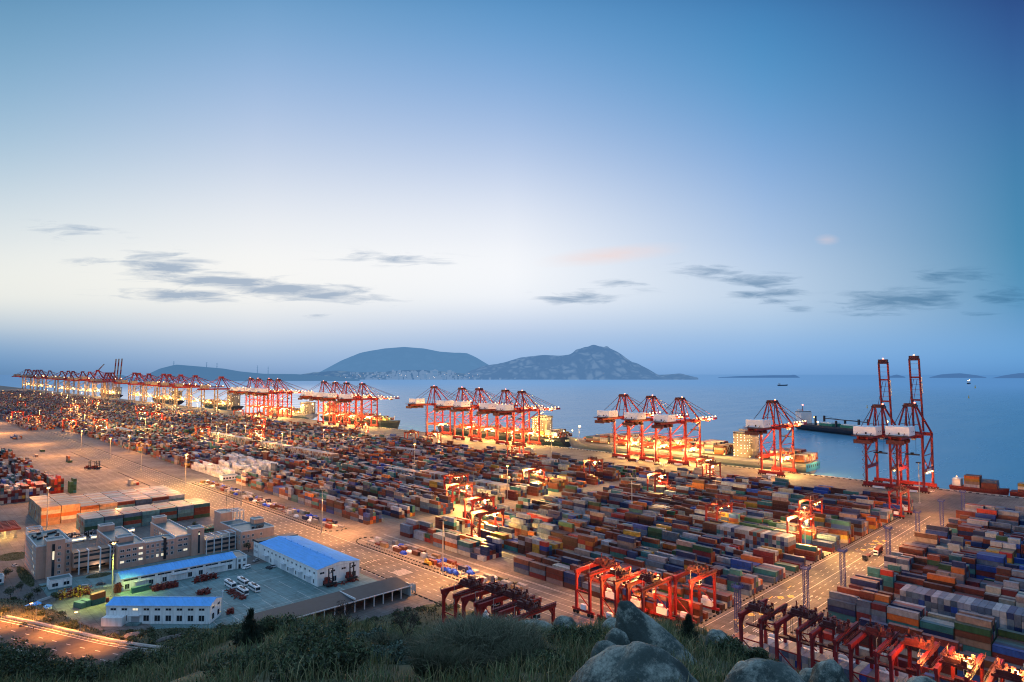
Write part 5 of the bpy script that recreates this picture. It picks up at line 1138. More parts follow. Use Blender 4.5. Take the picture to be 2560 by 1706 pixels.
# --- warehouses
def warehouse(name,x,y,L_,Dp,h,rise,rz,label,cat='warehouse',m='cream',ridge_axis='x'):
    e=empty(name,(x,y,0),rz,label,cat); b=MB(); m2=Dp/2 if ridge_axis=='x' else L_/2
    if ridge_axis=='x':
        V=[(0,0,0),(L_,0,0),(L_,Dp,0),(0,Dp,0),(0,0,h),(L_,0,h),(L_,Dp,h),(0,Dp,h),(0,m2,h+rise),(L_,m2,h+rise)]; Fw=[(0,1,5,4),(3,7,6,2),(0,4,8,7,3),(1,2,6,9,5)]
    else:
        V=[(0,0,0),(L_,0,0),(L_,Dp,0),(0,Dp,0),(0,0,h),(L_,0,h),(L_,Dp,h),(0,Dp,h),(m2,0,h+rise),(m2,Dp,h+rise)]; Fw=[(0,1,5,8,4),(2,3,7,9,6),(0,4,7,3),(1,2,6,5)]
    b.add(V,Fw); b.build('wall',M[m],e); b=MB(); o=.35; t=.16
    def slab(p0,p1,p2,p3): b.add([(q[0],q[1],q[2]+.03) for q in (p0,p1,p2,p3)]+[(q[0],q[1],q[2]+t) for q in (p0,p1,p2,p3)],CUBE_F.tolist())
    if ridge_axis=='x': slab((-o,-o,h-.1),(L_+o,-o,h-.1),(L_+o,m2,h+rise),(-o,m2,h+rise)); slab((-o,m2,h+rise),(L_+o,m2,h+rise),(L_+o,Dp+o,h-.1),(-o,Dp+o,h-.1))
    else: slab((-o,-o,h-.1),(m2,-o,h+rise),(m2,Dp+o,h+rise),(-o,Dp+o,h-.1)); slab((m2,-o,h+rise),(L_+o,-o,h-.1),(L_+o,Dp+o,h-.1),(m2,Dp+o,h+rise))
    r=b.build('roof',M['roof'],e)
    b=MB()
    if ridge_axis=='x':
        b.box(-o,L_+o,m2-.3,m2+.3,h+rise+.12,h+rise+.26)
        for k in range(1,int(L_/1.6)): b.beam((k*1.6,-o,h+.12),(k*1.6,m2,h+rise+.2),.06,.05)
    else:
        b.box(m2-.25,m2+.25,-o,Dp+o,h+rise+.12,h+rise+.24)
        for k in range(1,int(Dp/1.6)): b.beam((-o,k*1.6,h+.12),(m2,k*1.6,h+rise+.2),.06,.05); b.beam((m2,k*1.6,h+rise+.2),(L_+o,k*1.6,h+.12),.06,.05)
    b.build('roof_seam',M['roof'],r)
    b=MB(); b.box(-o,L_+o,-o-.1,-o,h-.15,h+.1); b.box(-o-.1,-o,-o,Dp+o,h-.15,h+.1) ; b.build('gutter',M['trim'],e)
    return e
def door_(e,x,y,w,h,axis='y',m='trim',canopy=False):
    b=MB(); 
    if axis=='y': b.box(x,x+w,y-.1,y,0.05,h); b.box(x+w/2-.04,x+w/2+.04,y-.14,y-.1,0.05,h)
    else: b.box(x-.1,x,y,y+w,0.05,h); b.box(x-.14,x-.1,y+w/2-.04,y+w/2+.04,.05,h)
    d=b.build('sliding_door',M[m],e)
    if canopy:
        b=MB()
        if axis=='y': b.box(x-.6,x+w+.6,y-1.7,y,h+.35,h+.5)
        else: b.box(x-1.7,x,y-.6,y+w+.6,h+.35,h+.5)
        b.build('door_canopy',M['trim'],e)
# front white warehouse (rotated)
Ww=warehouse('warehouse',72.4,330.6,46,11,7.8,1.6,-math.pi/4,'white warehouse with blue roof set diagonally in front of the others')
for k in range(9): win(Ww,3.2+4.9*k,0,6.2,2.4,.9,'y',lit=k==2)
for k in range(9):
    if k!=2: win(Ww,3.2+4.9*k,0,2.4,2.4,2.4,'y')
door_(Ww,11.3,0,3.6,3.4,'y','car_silver',True)
b=MB(); b.box(0,9,-3.2,-.02,0,3.6); b.build('annex_wall',M['cream'],Ww); b=MB(); b.box(10.3,16,-2.6,-.1,0,.7); b.build('loading_step',M['court'],Ww)
# east gable windows: small meshes facing +x local
b=MB()
for y in (2.2,7.2): b.box(46.0,46.06,y,y+2,5.7,6.6); b.box(46.0,46.06,y,y+1.8,1.2,3.6)
b.build('gable_glazing',M['glass'],Ww)
b=MB(); b.tube((46.4,11.2,0),(46.4,11.2,10.4),.12,6); b.box(46,46.8,10.9,11.5,10.2,10.6); b.build('drain_pipe',M['trim'],Ww)
# long workshop
Lw=warehouse('workshop',88,373.2,56,14,6,1.9,-.045,'long workshop with curved blue roof and clerestory window strip')
for k in range(7): win(Lw,4.2+7.8*k,0,5.0,6.4,.75,'y')
for x in (2.6,13.5,19.8,26.6,32.2,37.6,52.8): win(Lw,x,0,1.9,1.9,2.3,'y')
for x in (6,22.8+.6,42): door_(Lw,x,0,7.5 if x>6 else 6,3.3,'y','cream',True)
b=MB(); b.box(56.4,62,-.6,13.2,0,6.2); b.build('end_office_wall',M['cream'],Lw); b=MB(); b.box(56.6,61.8,-.4,13,6.2,6.3); b.build('end_office_roof',M['flat'],Lw)
b=MB(); parapet(b,56.35,62.05,-.65,13.25,6.21,.5,.25); b.build('parapet',M['trim'],Lw)
for x in (57.8,60.5): win(Lw,x,-.6,4.4,1.1,1.4,'y')
door_(Lw,57.3,-.6,1.2,2.4,'y','dark'); win(Lw,60.3,-.6,1.6,1.3,.9,'y')
# big blue roofed store
Bw=warehouse('storehouse',162.3,310.4,24.6,73,8.7,1.7,0,'largest warehouse, broad bright blue gable roof beside the long road',ridge_axis='y')
for k in range(13): win(Bw,0,3.5+5.1*k,6.3,1.5,.95,'x')
for x in (2.6,8.8,15,21): win(Bw,x,0,6.4,2.4,.9,'y')
for x in (9.6,21.2): win(Bw,x,0,2.2,2.2,2.6,'y')
for y in (7,17,27,37,47,59): door_(Bw,0,y,5,3.6,'x','trim',y in(7,17,27,37,59))
for y in (4,14,24.5,34,56): win(Bw,0,y,2,1.2,2,'x')
for k in range(8):
    b=MB(); b.ball((12.3,8+8*k,10.75),.5,8,4,(1,1,.9)); b.build('roof_vent',M['roof'],Bw)
b=MB(); b.box(-.2,24.6,73.05,80,0,8.6); b.build('rear_office_wall',M['cream'],Bw); b=MB(); b.box(-.3,24.7,73,80.1,8.6,9.6); b.build('rear_office_roof',M['dark'],Bw)
for y in (75,77.8): 
    for z in (3,6.2): win(Bw,-.2,y,z,1.1,1.4,'x')
# open shed
Sh=empty('open_shed',(134,265.5,0),0,'long open fronted shed with dark roof and pale posts','shed')
b=MB()
def sl(x0,x1): b.add([(x0,-.8,5.3),(x1,-.8,5.3),(x1,13.4,6.4),(x0,13.4,6.4),(x0,-.8,5.5),(x1,-.8,5.5),(x1,13.4,6.6),(x0,13.4,6.6)],CUBE_F.tolist())
sl(-22,23.2); sl(23.6,55); b.build('roof',M['dark'],Sh)
b=MB(); b.box(-22,55,-1.0,-.8,5.1,5.6); b.box(23.2,23.6,-.8,13.4,5.9,6.7); b.build('fascia',M['trim'],Sh)
b=MB(); b.box(-22,55,12.9,13.2,0,6.2); b.box(54.7,55,0,13,0,5.9); b.build('wall',M['cream'],Sh)
for k in range(15):
    b=MB(); b.box(49.4-5.1*k-.2,49.4-5.1*k+.2,.2,.6,0,5.3); b.build('post',M['trim'],Sh)
# canopy at the far gate
Cn=empty('fuel_canopy',(38,537,0),0,'red edged flat canopy with warm light spilling under it','canopy')
b=MB(); b.box(0,29,0,30,6.3,7.2); b.build('fascia',M['brown'],Cn)
b=MB()
for x in range(0,30,4): b.box(x,x+.4,0,30,7.25,7.7)
for y in range(0,31,5): b.box(0,29,y,y+.5,7.22,7.6)
b.build('roof_beam_grating',M['brown'],Cn)
for x in (21.3,26.8):
    for y in (7.5,22): b=MB(); b.box(x-.6,x+.6,y-.6,y+.6,0,6.3); b.box(x-1.2,x+1.2,y-1.2,y+1.2,0,.5); b.build('column',M['kerbw'],Cn)
b=MB(); b.box(3,26,4,26,6.2,6.28); b.build('soffit_lamp',M['glow'],Cn)
light(98,551,13,26,'o',1,spot=0); light(126,552,13,12,'o',1); light(60,548,5,3.5,'y',.8); light(58,540,5,2.5,'y',.8)  # first two are added front lights for the stack; others shine under the canopy
light(80,364,24,60,'g',1.0,spot=105)
# roof scrap by the bank
Bs=empty('blue_roofed_shelter',(52,369,1.2),.5,'tiny shelter with blue sheet roof in the scrub','shelter'); b=MB(); b.add([(-3.4,-1.4,2.2),(2.6,-1.6,2.2),(2.6,1.5,2.9),(-3.4,1.6,2.9)],[(0,1,2,3)]); b.build('roof',M['roof'],Bs); b=MB(); b.box(-3,2.3,-1.2,1.2,0,2.15); b.build('wall',M['cream'],Bs)
Bt=empty('blue_roofed_shelter',(56,364,1.2),.9,'low lean-to with blue sheet roof just below the tiny shelter','shelter'); b=MB(); b.add([(-2.2,-1.2,1.5),(2.4,-1.2,1.5),(2.4,1.3,2.1),(-2.2,1.3,2.1)],[(0,1,2,3)]); b.build('roof',M['roof'],Bt); b=MB(); b.box(-2,2.1,-1,1,0,1.45); b.build('wall',M['cream'],Bt)
for o_,dl in WP.values():
    for k in KIDS.pop(o_.name,[]): bpy.data.objects.remove(k)
    bpy.data.objects.remove(o_)
# fences
def fence(pts,label,h=2,m='trim',name='fence'):
    e=empty(name,(0,0,0),0,label,'fence'); b=MB(); r_=MB()
    for (x0,y0),(x1,y1) in zip(pts[:-1],pts[1:]):
        L_=math.hypot(x1-x0,y1-y0); n=max(2,int(L_/3))
        for i in range(n+1): t=i/n; x=x0+(x1-x0)*t; y=y0+(y1-y0)*t; z=max(0,float(terrain(x,y))); b.box(x-.07,x+.07,y-.07,y+.07,z,z+h)
        for zz in (.15,h*.5,h-.1): 
            za=max(0,float(terrain(x0,y0))); zb=max(0,float(terrain(x1,y1))); r_.beam((x0,y0,za+zz),(x1,y1,zb+zz),.05)
        for i in range(n*6): t=i/(n*6); x=x0+(x1-x0)*t; y=y0+(y1-y0)*t; r_.beam((x,y,.1),(x,y,h),.03)
    b.build('post_rib',M[m],e); r_.build('mesh_netting',M[m],e); return e
fence([(78,383),(100,386)],'wire fence behind the lit yard near the long workshop',2.2,'mast'); fence([(192,300),(192,384)],'slim fence between the largest warehouse and the long road',1.2,'mast')
e=empty('boundary_wall',(0,0,0),0,'low pale boundary wall running beside the rusty spreader heap','wall'); b=MB(); b.beam((55,383,.6),(66,389,.6),.3,1.2); b.beam((83,386,.6),(96,384,.6),.3,.8); b.build('wall_panel',M['trim'],e)
# sign board
e=empty('notice_board',(191.9,267.3,0),0,'notice board on two posts at the end of the open shed','sign'); b=MB(); b.box(-.2,.0,-1.6,1.6,1.6,5); b.build('panel',M['car_silver'],e)
for y in (-1.4,1.4): b=MB(); b.box(.05,.2,y-.1,y+.1,0,5); b.build('post',M['dark'],e)
# flower bed ovals and hedges
def lawn(name,x,y,rx,ry,label,hgt=.35):
    b=MB(); n=20; b.add([(x+rx*math.cos(t),y+ry*math.sin(t),.03) for t in [2*math.pi*i/n for i in range(n)]],[tuple(range(n))]); o=b.build(name,M['soil']); struct(o)
    P=NR.uniform(-1,1,(int(rx*ry*14),2)); P=P[(P**2).sum(1)<1]; P=np.stack([x+P[:,0]*rx,y+P[:,1]*ry,0*P[:,0]+.02],-1); return stuff(blades('lawn_grass',P,hgt,.2,.5,[(.05,.07,.03),(.06,.075,.035)],3),label,'grass')
lawn('lawn_ground',58,489,8,11,'oval lawn island on the road behind the tall office'); lawn('lawn_ground',86,411,6,4.5,'dark lawn in front of the white finned wing'); lawn('lawn_ground',57,437,2.6,24,'hedge strip along the side of the tall office',.8); lawn('lawn_ground',65,410,5,2,'small dark lawn before the tall office')
# small trees by the annex and office road
def tree(x,y,h,r_,label,seed,z=0):
    e=empty('broadleaf_tree',(x,y,z),0,label,'tree','small trees around the offices'); b=MB(); b.tube((0,0,0),(0,0,h*.6),.16,6,.08)
    rr=np.random.RandomState(seed); cs=[]
    for k in range(6): c=(rr.randn()*r_*.45,rr.randn()*r_*.45,h*(.5+.4*rr.rand())); cs.append(c); b.tube((0,0,h*.35),c,.07,4,.02)
    b.build('trunk',M['wood'],e); bushes('crown',cs,[r_*(.5+.3*rr.rand()) for _ in cs],170,.22,DG,seed,.9,e)
for i,(x,y,h,l_) in enumerate([(163,400,5,'small tree by the corner of the annex, beside the pergola wing'),(168,399,5,'small tree between the annex and the largest warehouse'),(173,399.5,4.5,'small tree nearest the long road behind the largest warehouse'),(49,440,5,'tree at the frame edge beside the office road'),(44,452,5,'dark tree behind the pale hut at the frame edge'),(52,410,4,'round shrub like tree on the verge of the office road'),(47,402,5,'dark tree in the scrub beside the office road'),(57,396,4,'small tree in the scrub near the cream utility hut'),(52,385,4,'small dark tree above the tiny blue shelter'),(62,380,3.5,'small tree between the rusty heap and the scrub'),(160,488,4,'small tree among parked green buses')]): tree(x,y,h,2.0,l_,200+i,max(0,float(terrain(x,y))))
# ================================================================== VEHICLES
def box_taper(b,x0,x1,y0,y1,z0,z1,tx,ty): b.add([(x0,y0,z0),(x1,y0,z0),(x1,y1,z0),(x0,y1,z0),(x0+tx,y0+ty,z1),(x1-tx,y0+ty,z1),(x1-tx,y1-ty,z1),(x0+tx,y1-ty,z1)],CUBE_F.tolist())
def wheels(e,xs,ys,r=.45,w=.3):
    for x in xs:
        for y in ys:
            b=MB(); b.tube((x-w/2,y,r),(x+w/2,y,r),r,12); t=b.build('wheel',M['rubber'],e); b=MB(); b.tube((x-w/2-.02,y,r),(x+w/2+.02,y,r),r*.5,8); b.build('rim',M['mast'],t)
def bus(x,y,rz,label,m='white',lit=False,group='white buses in the courtyard'):
    e=empty('bus',(x,y,0),rz,label,'bus',group); b=MB(); box_taper(b,-1.25,1.25,-5,5,.45,1.45,0,0); box_taper(b,-1.25,1.25,-5,5,2.35,3.05,.12,.15); b.box(-1.2,1.2,-4.95,4.95,1.45,2.35); b.build('body',M[m],e)
    b=MB(); b.box(-1.262,-1.205,-4.6,4.6,1.5,2.3); b.box(1.205,1.262,-4.6,4.6,1.5,2.3); b.build('window_band',M['glow' if lit else 'glass'],e)
    b=MB(); b.box(-1.1,1.1,-5.02,-4.96,1.2,2.6); b.build('windscreen',M['glass'],e); b=MB(); b.box(-.8,.8,-1.2,.8,3.06,3.3); b.box(-.5,.5,2.2,3.2,3.06,3.2); b.box(-.5,.5,-3.8,3.1,3.055,3.12); b.build('roof_hatch',M['dark'],e)
    for s in (-.9,.9): b=MB(); b.box(s-.18,s+.18,-5.04,-4.99,.7,.9); b.build('headlight',M['trim'],e)
    wheels(e,(-1.1,1.1),(-3.2,3.2),.5); return e
bus(130.2,342,0,'white bus standing rear left in the group of four'); bus(136.5,341.5,0,'white bus standing rear right in the group of four'); bus(130.6,327,0,'white bus nearest the blue roofed diagonal warehouse in the group of four'); bus(136.8,328,0,'white bus nearest the long open shed in the group of four')
bus(92,501,-1.45,'lit bus with glowing windows parked behind the white finned wing','white',True,'lit buses behind the offices'); bus(104,501.5,-1.45,'second lit bus with glowing windows parked behind the finned wing','white',True,'lit buses behind the offices'); bus(121,503.5,-1.3,'lit bus with glowing windows below the teal container stack','white',True,'lit buses behind the offices')
for k in range(4): bus(159+2.9*k,472,0.05,'green bus, %s from the pergola roof in the parked row'%ORD[k],'green',False,'green buses behind the annex')
def car(x,y,rz,label,m='car_silver',van=False,z=0):
    e=empty('van' if van else 'parked_car',(x,y,z),rz,label,'van' if van else 'car'); b=MB(); h=1.9 if van else .85
    b.add([(-.9,-2.2,.3),(.9,-2.2,.3),(.9,2.2,.3),(-.9,2.2,.3),(-.88,-2.2,.8),(.88,-2.2,.8),(.88,2.15,.85),(-.88,2.15,.85)],CUBE_F.tolist()); 
    if van: b.add([(-.88,-1.6,.85),(.88,-1.6,.85),(.88,2.15,.85),(-.88,2.15,.85),(-.78,-1.0,1.9),(.78,-1.0,1.9),(.78,2.05,1.9),(-.78,2.05,1.9)],CUBE_F.tolist())
    b.build('body',M[m],e,bevel=.08); b=MB()
    if van: b.box(-.86,.86,-1.3,1.8,1.15,1.6)
    else: b.add([(-.85,-1.2,.82),(.85,-1.2,.82),(.85,1.6,.85),(-.85,1.6,.85),(-.65,-.5,1.38),(.65,-.5,1.38),(.65,1.0,1.38),(-.65,1.0,1.38)],CUBE_F.tolist())
    b.build('window',M['glass'],e)
    if not van: b=MB(); b.box(-.64,.64,-.48,.98,1.385,1.43); b.build('roof',M[m],e,bevel=.02)
    wheels(e,(-.8,.8),(-1.4,1.4),.33,.2); return e
car(148.6,367,-1.3,'white rounded minivan parked at the end of the long workshop','white',True); car(157.6,358,.2,'dark car beside the silver one by the largest warehouse','car_dark'); car(160.4,359.3,.1,'silver car beside the dark one by the largest warehouse'); car(158,377,-1.1,'silver pickup like car at the far corner of the largest warehouse'); car(55.4,463,.3,'pale car driving past the oval lawn by the tall office'); car(76.5,391.5,1.1,'silver minivan behind the rusty spreader heap','car_silver',True); car(83,392,1.3,'dark car behind the wire fence near the offices','car_dark'); car(699,157,1.2,'small white pickup on the wharf past the raised cranes','white'); car(73,417,.3,'dark car at the foot of the tall office','car_dark')
def truck(x,y,rz,label,load=None,cab='white'):
    e=empty('container_truck',(x,y,0),rz,label,'truck','trucks on the crossroad'); b=MB(); b.box(-1.2,1.2,-7.6,-5.5,.7,3.1); c=b.build('cab',M[cab],e,bevel=.1); b=MB(); b.box(-1.1,1.1,-7.64,-7.6,1.8,2.8); b.build('windscreen',M['glass'],c)
    b=MB(); b.box(-1.1,1.1,-5.2,6.4,1.1,1.4); b.box(-.4,.4,-7.4,6.4,.75,1.1); b.build('chassis',M['dred'],e)
    wheels(e,(-1,1),(-6.6,-4.2,3.2,4.5,5.7),.5,.35); 
    for s in (-.8,.8): b=MB(); b.box(s-.2,s+.2,6.41,6.46,.8,1.05); b.build('tail_light',M['bulbr'],e)
    if load:
        o=MB().box(-CW/2,CW/2,-5.1,.8 if load[1] else 6.2,1.42,1.42+CH).build('loaded_container',M['rust'] if load[0] else M['grey']); o.location=(x,y,0); o.rotation_euler=(0,0,rz); tag(o,'container riding on the truck '+load[2],'container')
truck(446,130,-1.5,'white cabbed flatbed truck heading up the crossroad'); truck(437,127.5,-1.5,'flatbed truck with glowing tail lights on the crossroad',(1,0,'with glowing tail lights')); truck(422,129.5,-1.45,'empty dark flatbed truck nearest the crossroads',None,'car_dark'); truck(660,300,.1,'truck waiting on the wharf under the lone crane',(0,1,'under the lone crane')); truck(668,470,.1,'truck on the wharf between the group of three cranes',(1,0,'between the group of three cranes')); truck(655,640,1.0,'truck by the stern of the black ship',(0,0,'by the stern of the black ship')); truck(665,430,.05,'empty truck on the wharf by the nearest of the three cranes'); truck(600,395,-1.5,'truck crossing the aisle behind the yard stacks',(0,0,'crossing the aisle'))
def stacker(x,y,rz,label):
    e=empty('container_stacker',(x,y,0),rz,label,'forklift','container handlers'); b=MB(); b.box(-1.7,1.7,-1,4.6,1,2.4); b.box(-1.2,1.2,1.2,3,2.4,4); b.build('body',M['rust'],e); b=MB(); 
    for s in (-1.1,1.1): b.box(s-.22,s+.22,-1.7,-1.1,.2,9.5)
    for z in (1,4,7,9.2): b.box(-1.1,1.1,-1.6,-1.2,z,z+.3)
    b.build('mast_frame',M['dark'],e); b=MB(); b.box(-3,3,-2.4,-1.75,1.2,2.2); b.build('spreader',M['dark'],e); wheels(e,(-1.5,1.5),(-.4,3.6),.8,.6)
stacker(167.2,307,0,'heavy forklift parked at the gable of the largest warehouse, farther from the road'); stacker(180,308,0,'heavy forklift parked at the gable of the largest warehouse, nearer the road')
for i,(x,y) in enumerate(((169,872),(173.5,866),(176,863))): stacker(x,y,.6,['tall mast forklift on the open tarmac, first of three','tall mast forklift on the open tarmac, middle of three','tall mast forklift on the open tarmac, last of three'][i])
# heaps of rusty spreaders
def heap(x0,x1,y0,y1,label,n,mats=('rust',),h=2,seed=1):
    rr=random.Random(seed); e=empty('spreader_frame_heap',((x0+x1)/2,(y0+y1)/2,0),0,label,'machinery heap','heaps of rusty spreader frames'); cx,cy=(x0+x1)/2,(y0+y1)/2
    for mi,m in enumerate(mats):
        b=MB()
        for i in range(n):
            if i%len(mats)!=mi: continue
            x=rr.uniform(x0,x1)-cx; y=rr.uniform(y0,y1)-cy; z=rr.uniform(.2,h); L_=rr.uniform(1.2,3.6); a=rr.choice((0,1.57,.2,1.4,.8)); 
            if rr.random()<.75: b.beam((x-math.cos(a)*L_/2,y-math.sin(a)*L_/2,z),(x+math.cos(a)*L_/2,y+math.sin(a)*L_/2,z+rr.uniform(-.5,.5)),rr.uniform(.15,.4))
            else: b.cbox((x,y,z*.6),(rr.uniform(.5,1.3),rr.uniform(.5,1.2),z*1.1),a)
        b.build('frame_lattice' if mi==0 else 'yellow_frame_lattice',M[m],e)
heap(99,110.5,360.5,364.5,'dark red heap of spreader frames before the long workshop, nearer the diagonal warehouse',110,('rust',),2.6,1); heap(119,131,360,364.6,'dark red heap of spreader frames before the long workshop, nearer the minivan',110,('rust',),2.6,2); heap(114,120,338.5,342,'low dark red heap standing alone in the courtyard',60,('rust',),2.0,3); heap(125.5,129,319,336,'low red frames lying alongside the white buses',60,('rust',),1.1,4)
heap(63.5,76.5,378.5,388,'big rusty and yellow heap of machinery by the stacked green container',190,('rust','yellow'),3.0,5); heap(85,88,371.5,375.5,'upright red frames against the end of the long workshop',40,('rust',),4,6); heap(114.5,118,303,306,'small dark frames behind the diagonal warehouse',24,('rust',),2,7); heap(166,183,304,306.8,'dark red frames lying between the two parked forklifts',40,('rust',),1,8); heap(88,104,524 if 0 else 513,518.5,'dark heap of stacked chassis beside the orange container stack',120,('dark','car_silver'),3.5,9)
def lone(x,y,z,ln,rz,col,label):
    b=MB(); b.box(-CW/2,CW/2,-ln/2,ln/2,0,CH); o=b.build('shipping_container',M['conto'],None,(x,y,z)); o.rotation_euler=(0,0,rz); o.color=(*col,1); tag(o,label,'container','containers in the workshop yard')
lone(68.4,361.5,0,6,.35,(.06,.17,.15),'green container lying nearer the shelters by the rusty heap'); lone(71,363,0,6,.35,(.07,.19,.165),'green container lying beside its twin by the rusty heap')
for q in ((68.4,361.5),(71,363)):
    pass
lone(75.5,361.5,0,6,-1.3,(.03,.12,.12),'dark teal container under the orange topped one by the rusty heap'); lone(75.5,361.5,CH,6,-1.3,(.30,.09,.035),'rust orange container on top of the dark teal one'); lone(95.5,366.8,0,9,-1.5,(.05,.16,.14),'green container before the long workshop, behind the diagonal warehouse roof')
b=MB(); b.box(-.6,.6,-.6,.6,0,2); tag(b.build('utility_cabinet',M['rust'],None,(79.5,361,0)),'small brown cabinet beside the orange topped container','cabinet')
# ================================================================== MIXED CARGO STRIPS
cgr=random.Random(31); ADJ=['weathered','dusty','plain','scuffed','boxy','squat','tall','narrow']
def tarp(x,y,w,l,h,label,m='tarp',seed=1):
    bm=bmesh.new(); bmesh.ops.create_icosphere(bm,subdivisions=3,radius=1); off=Vector((seed*3.1,seed,0))
    for v in bm.verts:
        p=v.co; s=1+.22*mn.noise(p*2.3+off); v.co=Vector((math.copysign(min(1,abs(p.x)*1.35),p.x)*w/2*s,math.copysign(min(1,abs(p.y)*1.35),p.y)*l/2*s,(max(-.0,p.z)*s)*h))
    me=bpy.data.meshes.new('covered_cargo'); bm.to_mesh(me); bm.free(); me.materials.append(M[m]); o=bpy.data.objects.new('covered_cargo',me); o.location=(x,y,.02); COL.objects.link(o); return tag(o,label,'covered cargo','cargo waiting beside the road')
def crate(x,y,w,l,h,m,label,col=None,name='cargo_crate',z=0):
    b=MB(); b.box(-w/2,w/2,-l/2,l/2,0,h); 
    for k in range(int(l/1.2)+1): b.box(-w/2-.05,w/2+.05,-l/2+k*1.2-.05,-l/2+k*1.2+.05,0,h+.04)
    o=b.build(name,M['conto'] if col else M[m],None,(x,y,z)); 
    if col: o.color=(*col,1)
    return tag(o,label,'crate' if 'crate' in name else 'container','cargo waiting beside the road')
def flatrack(x,y,col,label):
    e=empty('flat_rack',(x,y,0),0,label,'flat rack','cargo waiting beside the road'); b=MB(); b.box(-1.2,1.2,-5.8,5.8,.1,.6); o=b.build('deck',M['conto'],e); o.color=(*col,1)
    for y_ in (-5.7,5.7):
        b=MB(); b.box(-1.2,-1.0,y_-.1,y_+.1,.6,2.6); b.box(1.0,1.2,y_-.1,y_+.1,.6,2.6); b.box(-1.2,1.2,y_-.1,y_+.1,2.4,2.6); o=b.build('end_frame',M['conto'],e); o.color=(*col,1)
CP={'tan':(.36,.22,.11),'pale':(.45,.42,.38),'navy':(.02,.03,.09),'brown':(.13,.05,.03),'grey':(.2,.2,.22),'white':(.6,.58,.55),'olive':(.13,.12,.06),'rust red':(.2,.045,.03)}
nm=list(CP); idx_=0
def lmk(y): return 'by the tall mast' if y<380 else ('before the junction' if y<560 else 'up the long road')
seen_={}
for (ya,yb) in ((236,371),(422,690)):
    y=ya
    while y<yb:
        for col_x in (229,233.5,237.3):
            if R.random()<.2: continue
            c=cgr.choice(nm); kind=cgr.random(); l_=cgr.choice((4,6,6,9)); hh=cgr.choice((1.2,1.8,2.5,2.5)); row_={229:'roadside row',233.5:'middle row',237.3:'inner row'}[col_x]; n_=int((y-ya)/7.2); a=cgr.choice(ADJ); xx=col_x+cgr.uniform(-.4,.4)
            pos_=f'{row_}, {ORD[min(n_,29)]} place '+lmk(y)
            if kind<.62: crate(xx,y,2.3,min(l_,6.2),hh,None,f'{c} {"crate" if hh<2 else "box"}, {pos_}',CP[c])
            elif kind<.76: tarp(xx,y,2.6,5,1.9,f'blue covered bundle, {pos_}','tarp',n_+int(col_x))
            elif kind<.86: tarp(xx,y,2.6,5,1.6,f'white sheeted bundle, {pos_}','white',n_+int(col_x))
            else: flatrack(xx,y,CP[c],f'{c} flat rack, {pos_}')
        y+=7.2
# bulldozer and blue drums in the nearer strip
e=empty('bulldozer',(226.2,302,0),.2,'yellow bulldozer parked among the roadside cargo','bulldozer'); b=MB(); b.box(-1,1,-2,1.6,.9,1.9); b.build('body',M['yellow'],e,bevel=.08); b=MB(); b.box(-.8,.8,-.2,1.4,1.9,3.1); b.build('cab',M['yellow'],e); b=MB(); b.box(-1.6,1.6,-2.9,-2.6,.2,1.4); b.build('blade',M['yellow'],e)
for s in (-1.1,1.1): b=MB(); b.tube((s-.25,-1.5,.5),(s+.25,-1.5,.5),.5,10); b.tube((s-.25,1.5,.5),(s+.25,1.5,.5),.5,10); b.box(s-.25,s+.25,-1.5,1.5,0.02,1); b.build('track',M['rubber'],e)
for i,(x,y) in enumerate(((225.6,286),(226.6,282.8),(225.2,279.6),(227.6,279),(226,275.8))):
    b=MB(); b.tube((0,-1.1,1.15),(0,1.1,1.15),1.15,14); o=b.build('wrapped_reel',M['tarp'],None,(x,y,0)); tag(o,'blue wrapped reel, %s of the cluster by the tall mast'%ORD[i],'cable reel','blue wrapped reels'); 
for i,(x,y) in enumerate(((226,258),(226,254.5))):
    b=MB(); b.tube((-1,0,1.2),(1,0,1.2),1.2,14); o=b.build('storage_tank',M['sign'],None,(x,y,0)); tag(o,['round pale tank on its side past the blue reels','second round pale tank on its side past the blue reels'][i],'tank')
# lone fence on wharf side, road guard rail and lower road
# ================================================================== LOWER ROAD ON THE BANK
def path(pts,n=40):
    out=[]
    P=[Vector(p) for p in pts]; P=[P[0]*2-P[1]]+P+[P[-1]*2-P[-2]]
    for i in range(1,len(P)-2):
        for k in range(n//(len(P)-3)):
            t=k/(n//(len(P)-3)); a,b,c,d=P[i-1],P[i],P[i+1],P[i+2]
            out.append(.5*((2*b)+(c-a)*t+(2*a-5*b+4*c-d)*t*t+(3*b-a-3*c+d)*t**3))
    out.append(P[-2]); return out
RC=path([(30,352,0),(40,330,0),(49,309,0),(58,289,0),(70,268,0),(84,250,0)])
def ribbon(name,off0,off1,z,m,h=None):
    b=MB(); L_=[]
    for i,p in enumerate(RC):
        d=(RC[min(i+1,len(RC)-1)]-RC[max(i-1,0)]).normalized(); n=Vector((d.y,-d.x,0)); L_.append((p-n*off0,p-n*off1))
    V=[];F=[]
    for a,c in L_:
        za=max(4.1,0)+z; V+= [(a.x,a.y,za),(c.x,c.y,za)]
        if h: V+=[(a.x,a.y,za+h),(c.x,c.y,za+h)]
    k=4 if h else 2
    for i in range(len(L_)-1):
        a=i*k
        if h: F+=[(a+2,a+3,a+k+3,a+k+2),(a,a+2,a+k+2,a+k),(a+1,a+k+1,a+k+3,a+3)]
        else: F+=[(a,a+1,a+k+1,a+k)]
    b.add(V,F); return struct(b.build(name,M[m]))
M['lowasphalt']=mat('worn_asphalt',(.085,.07,.06),.8,var=.25,scale=.4); ribbon('lower_road',-9,9,.12,'lowasphalt'); ribbon('lower_road_edge_line',7.6,7.9,.13,'line'); ribbon('lower_road_edge_line',-7.9,-7.6,.13,'line')
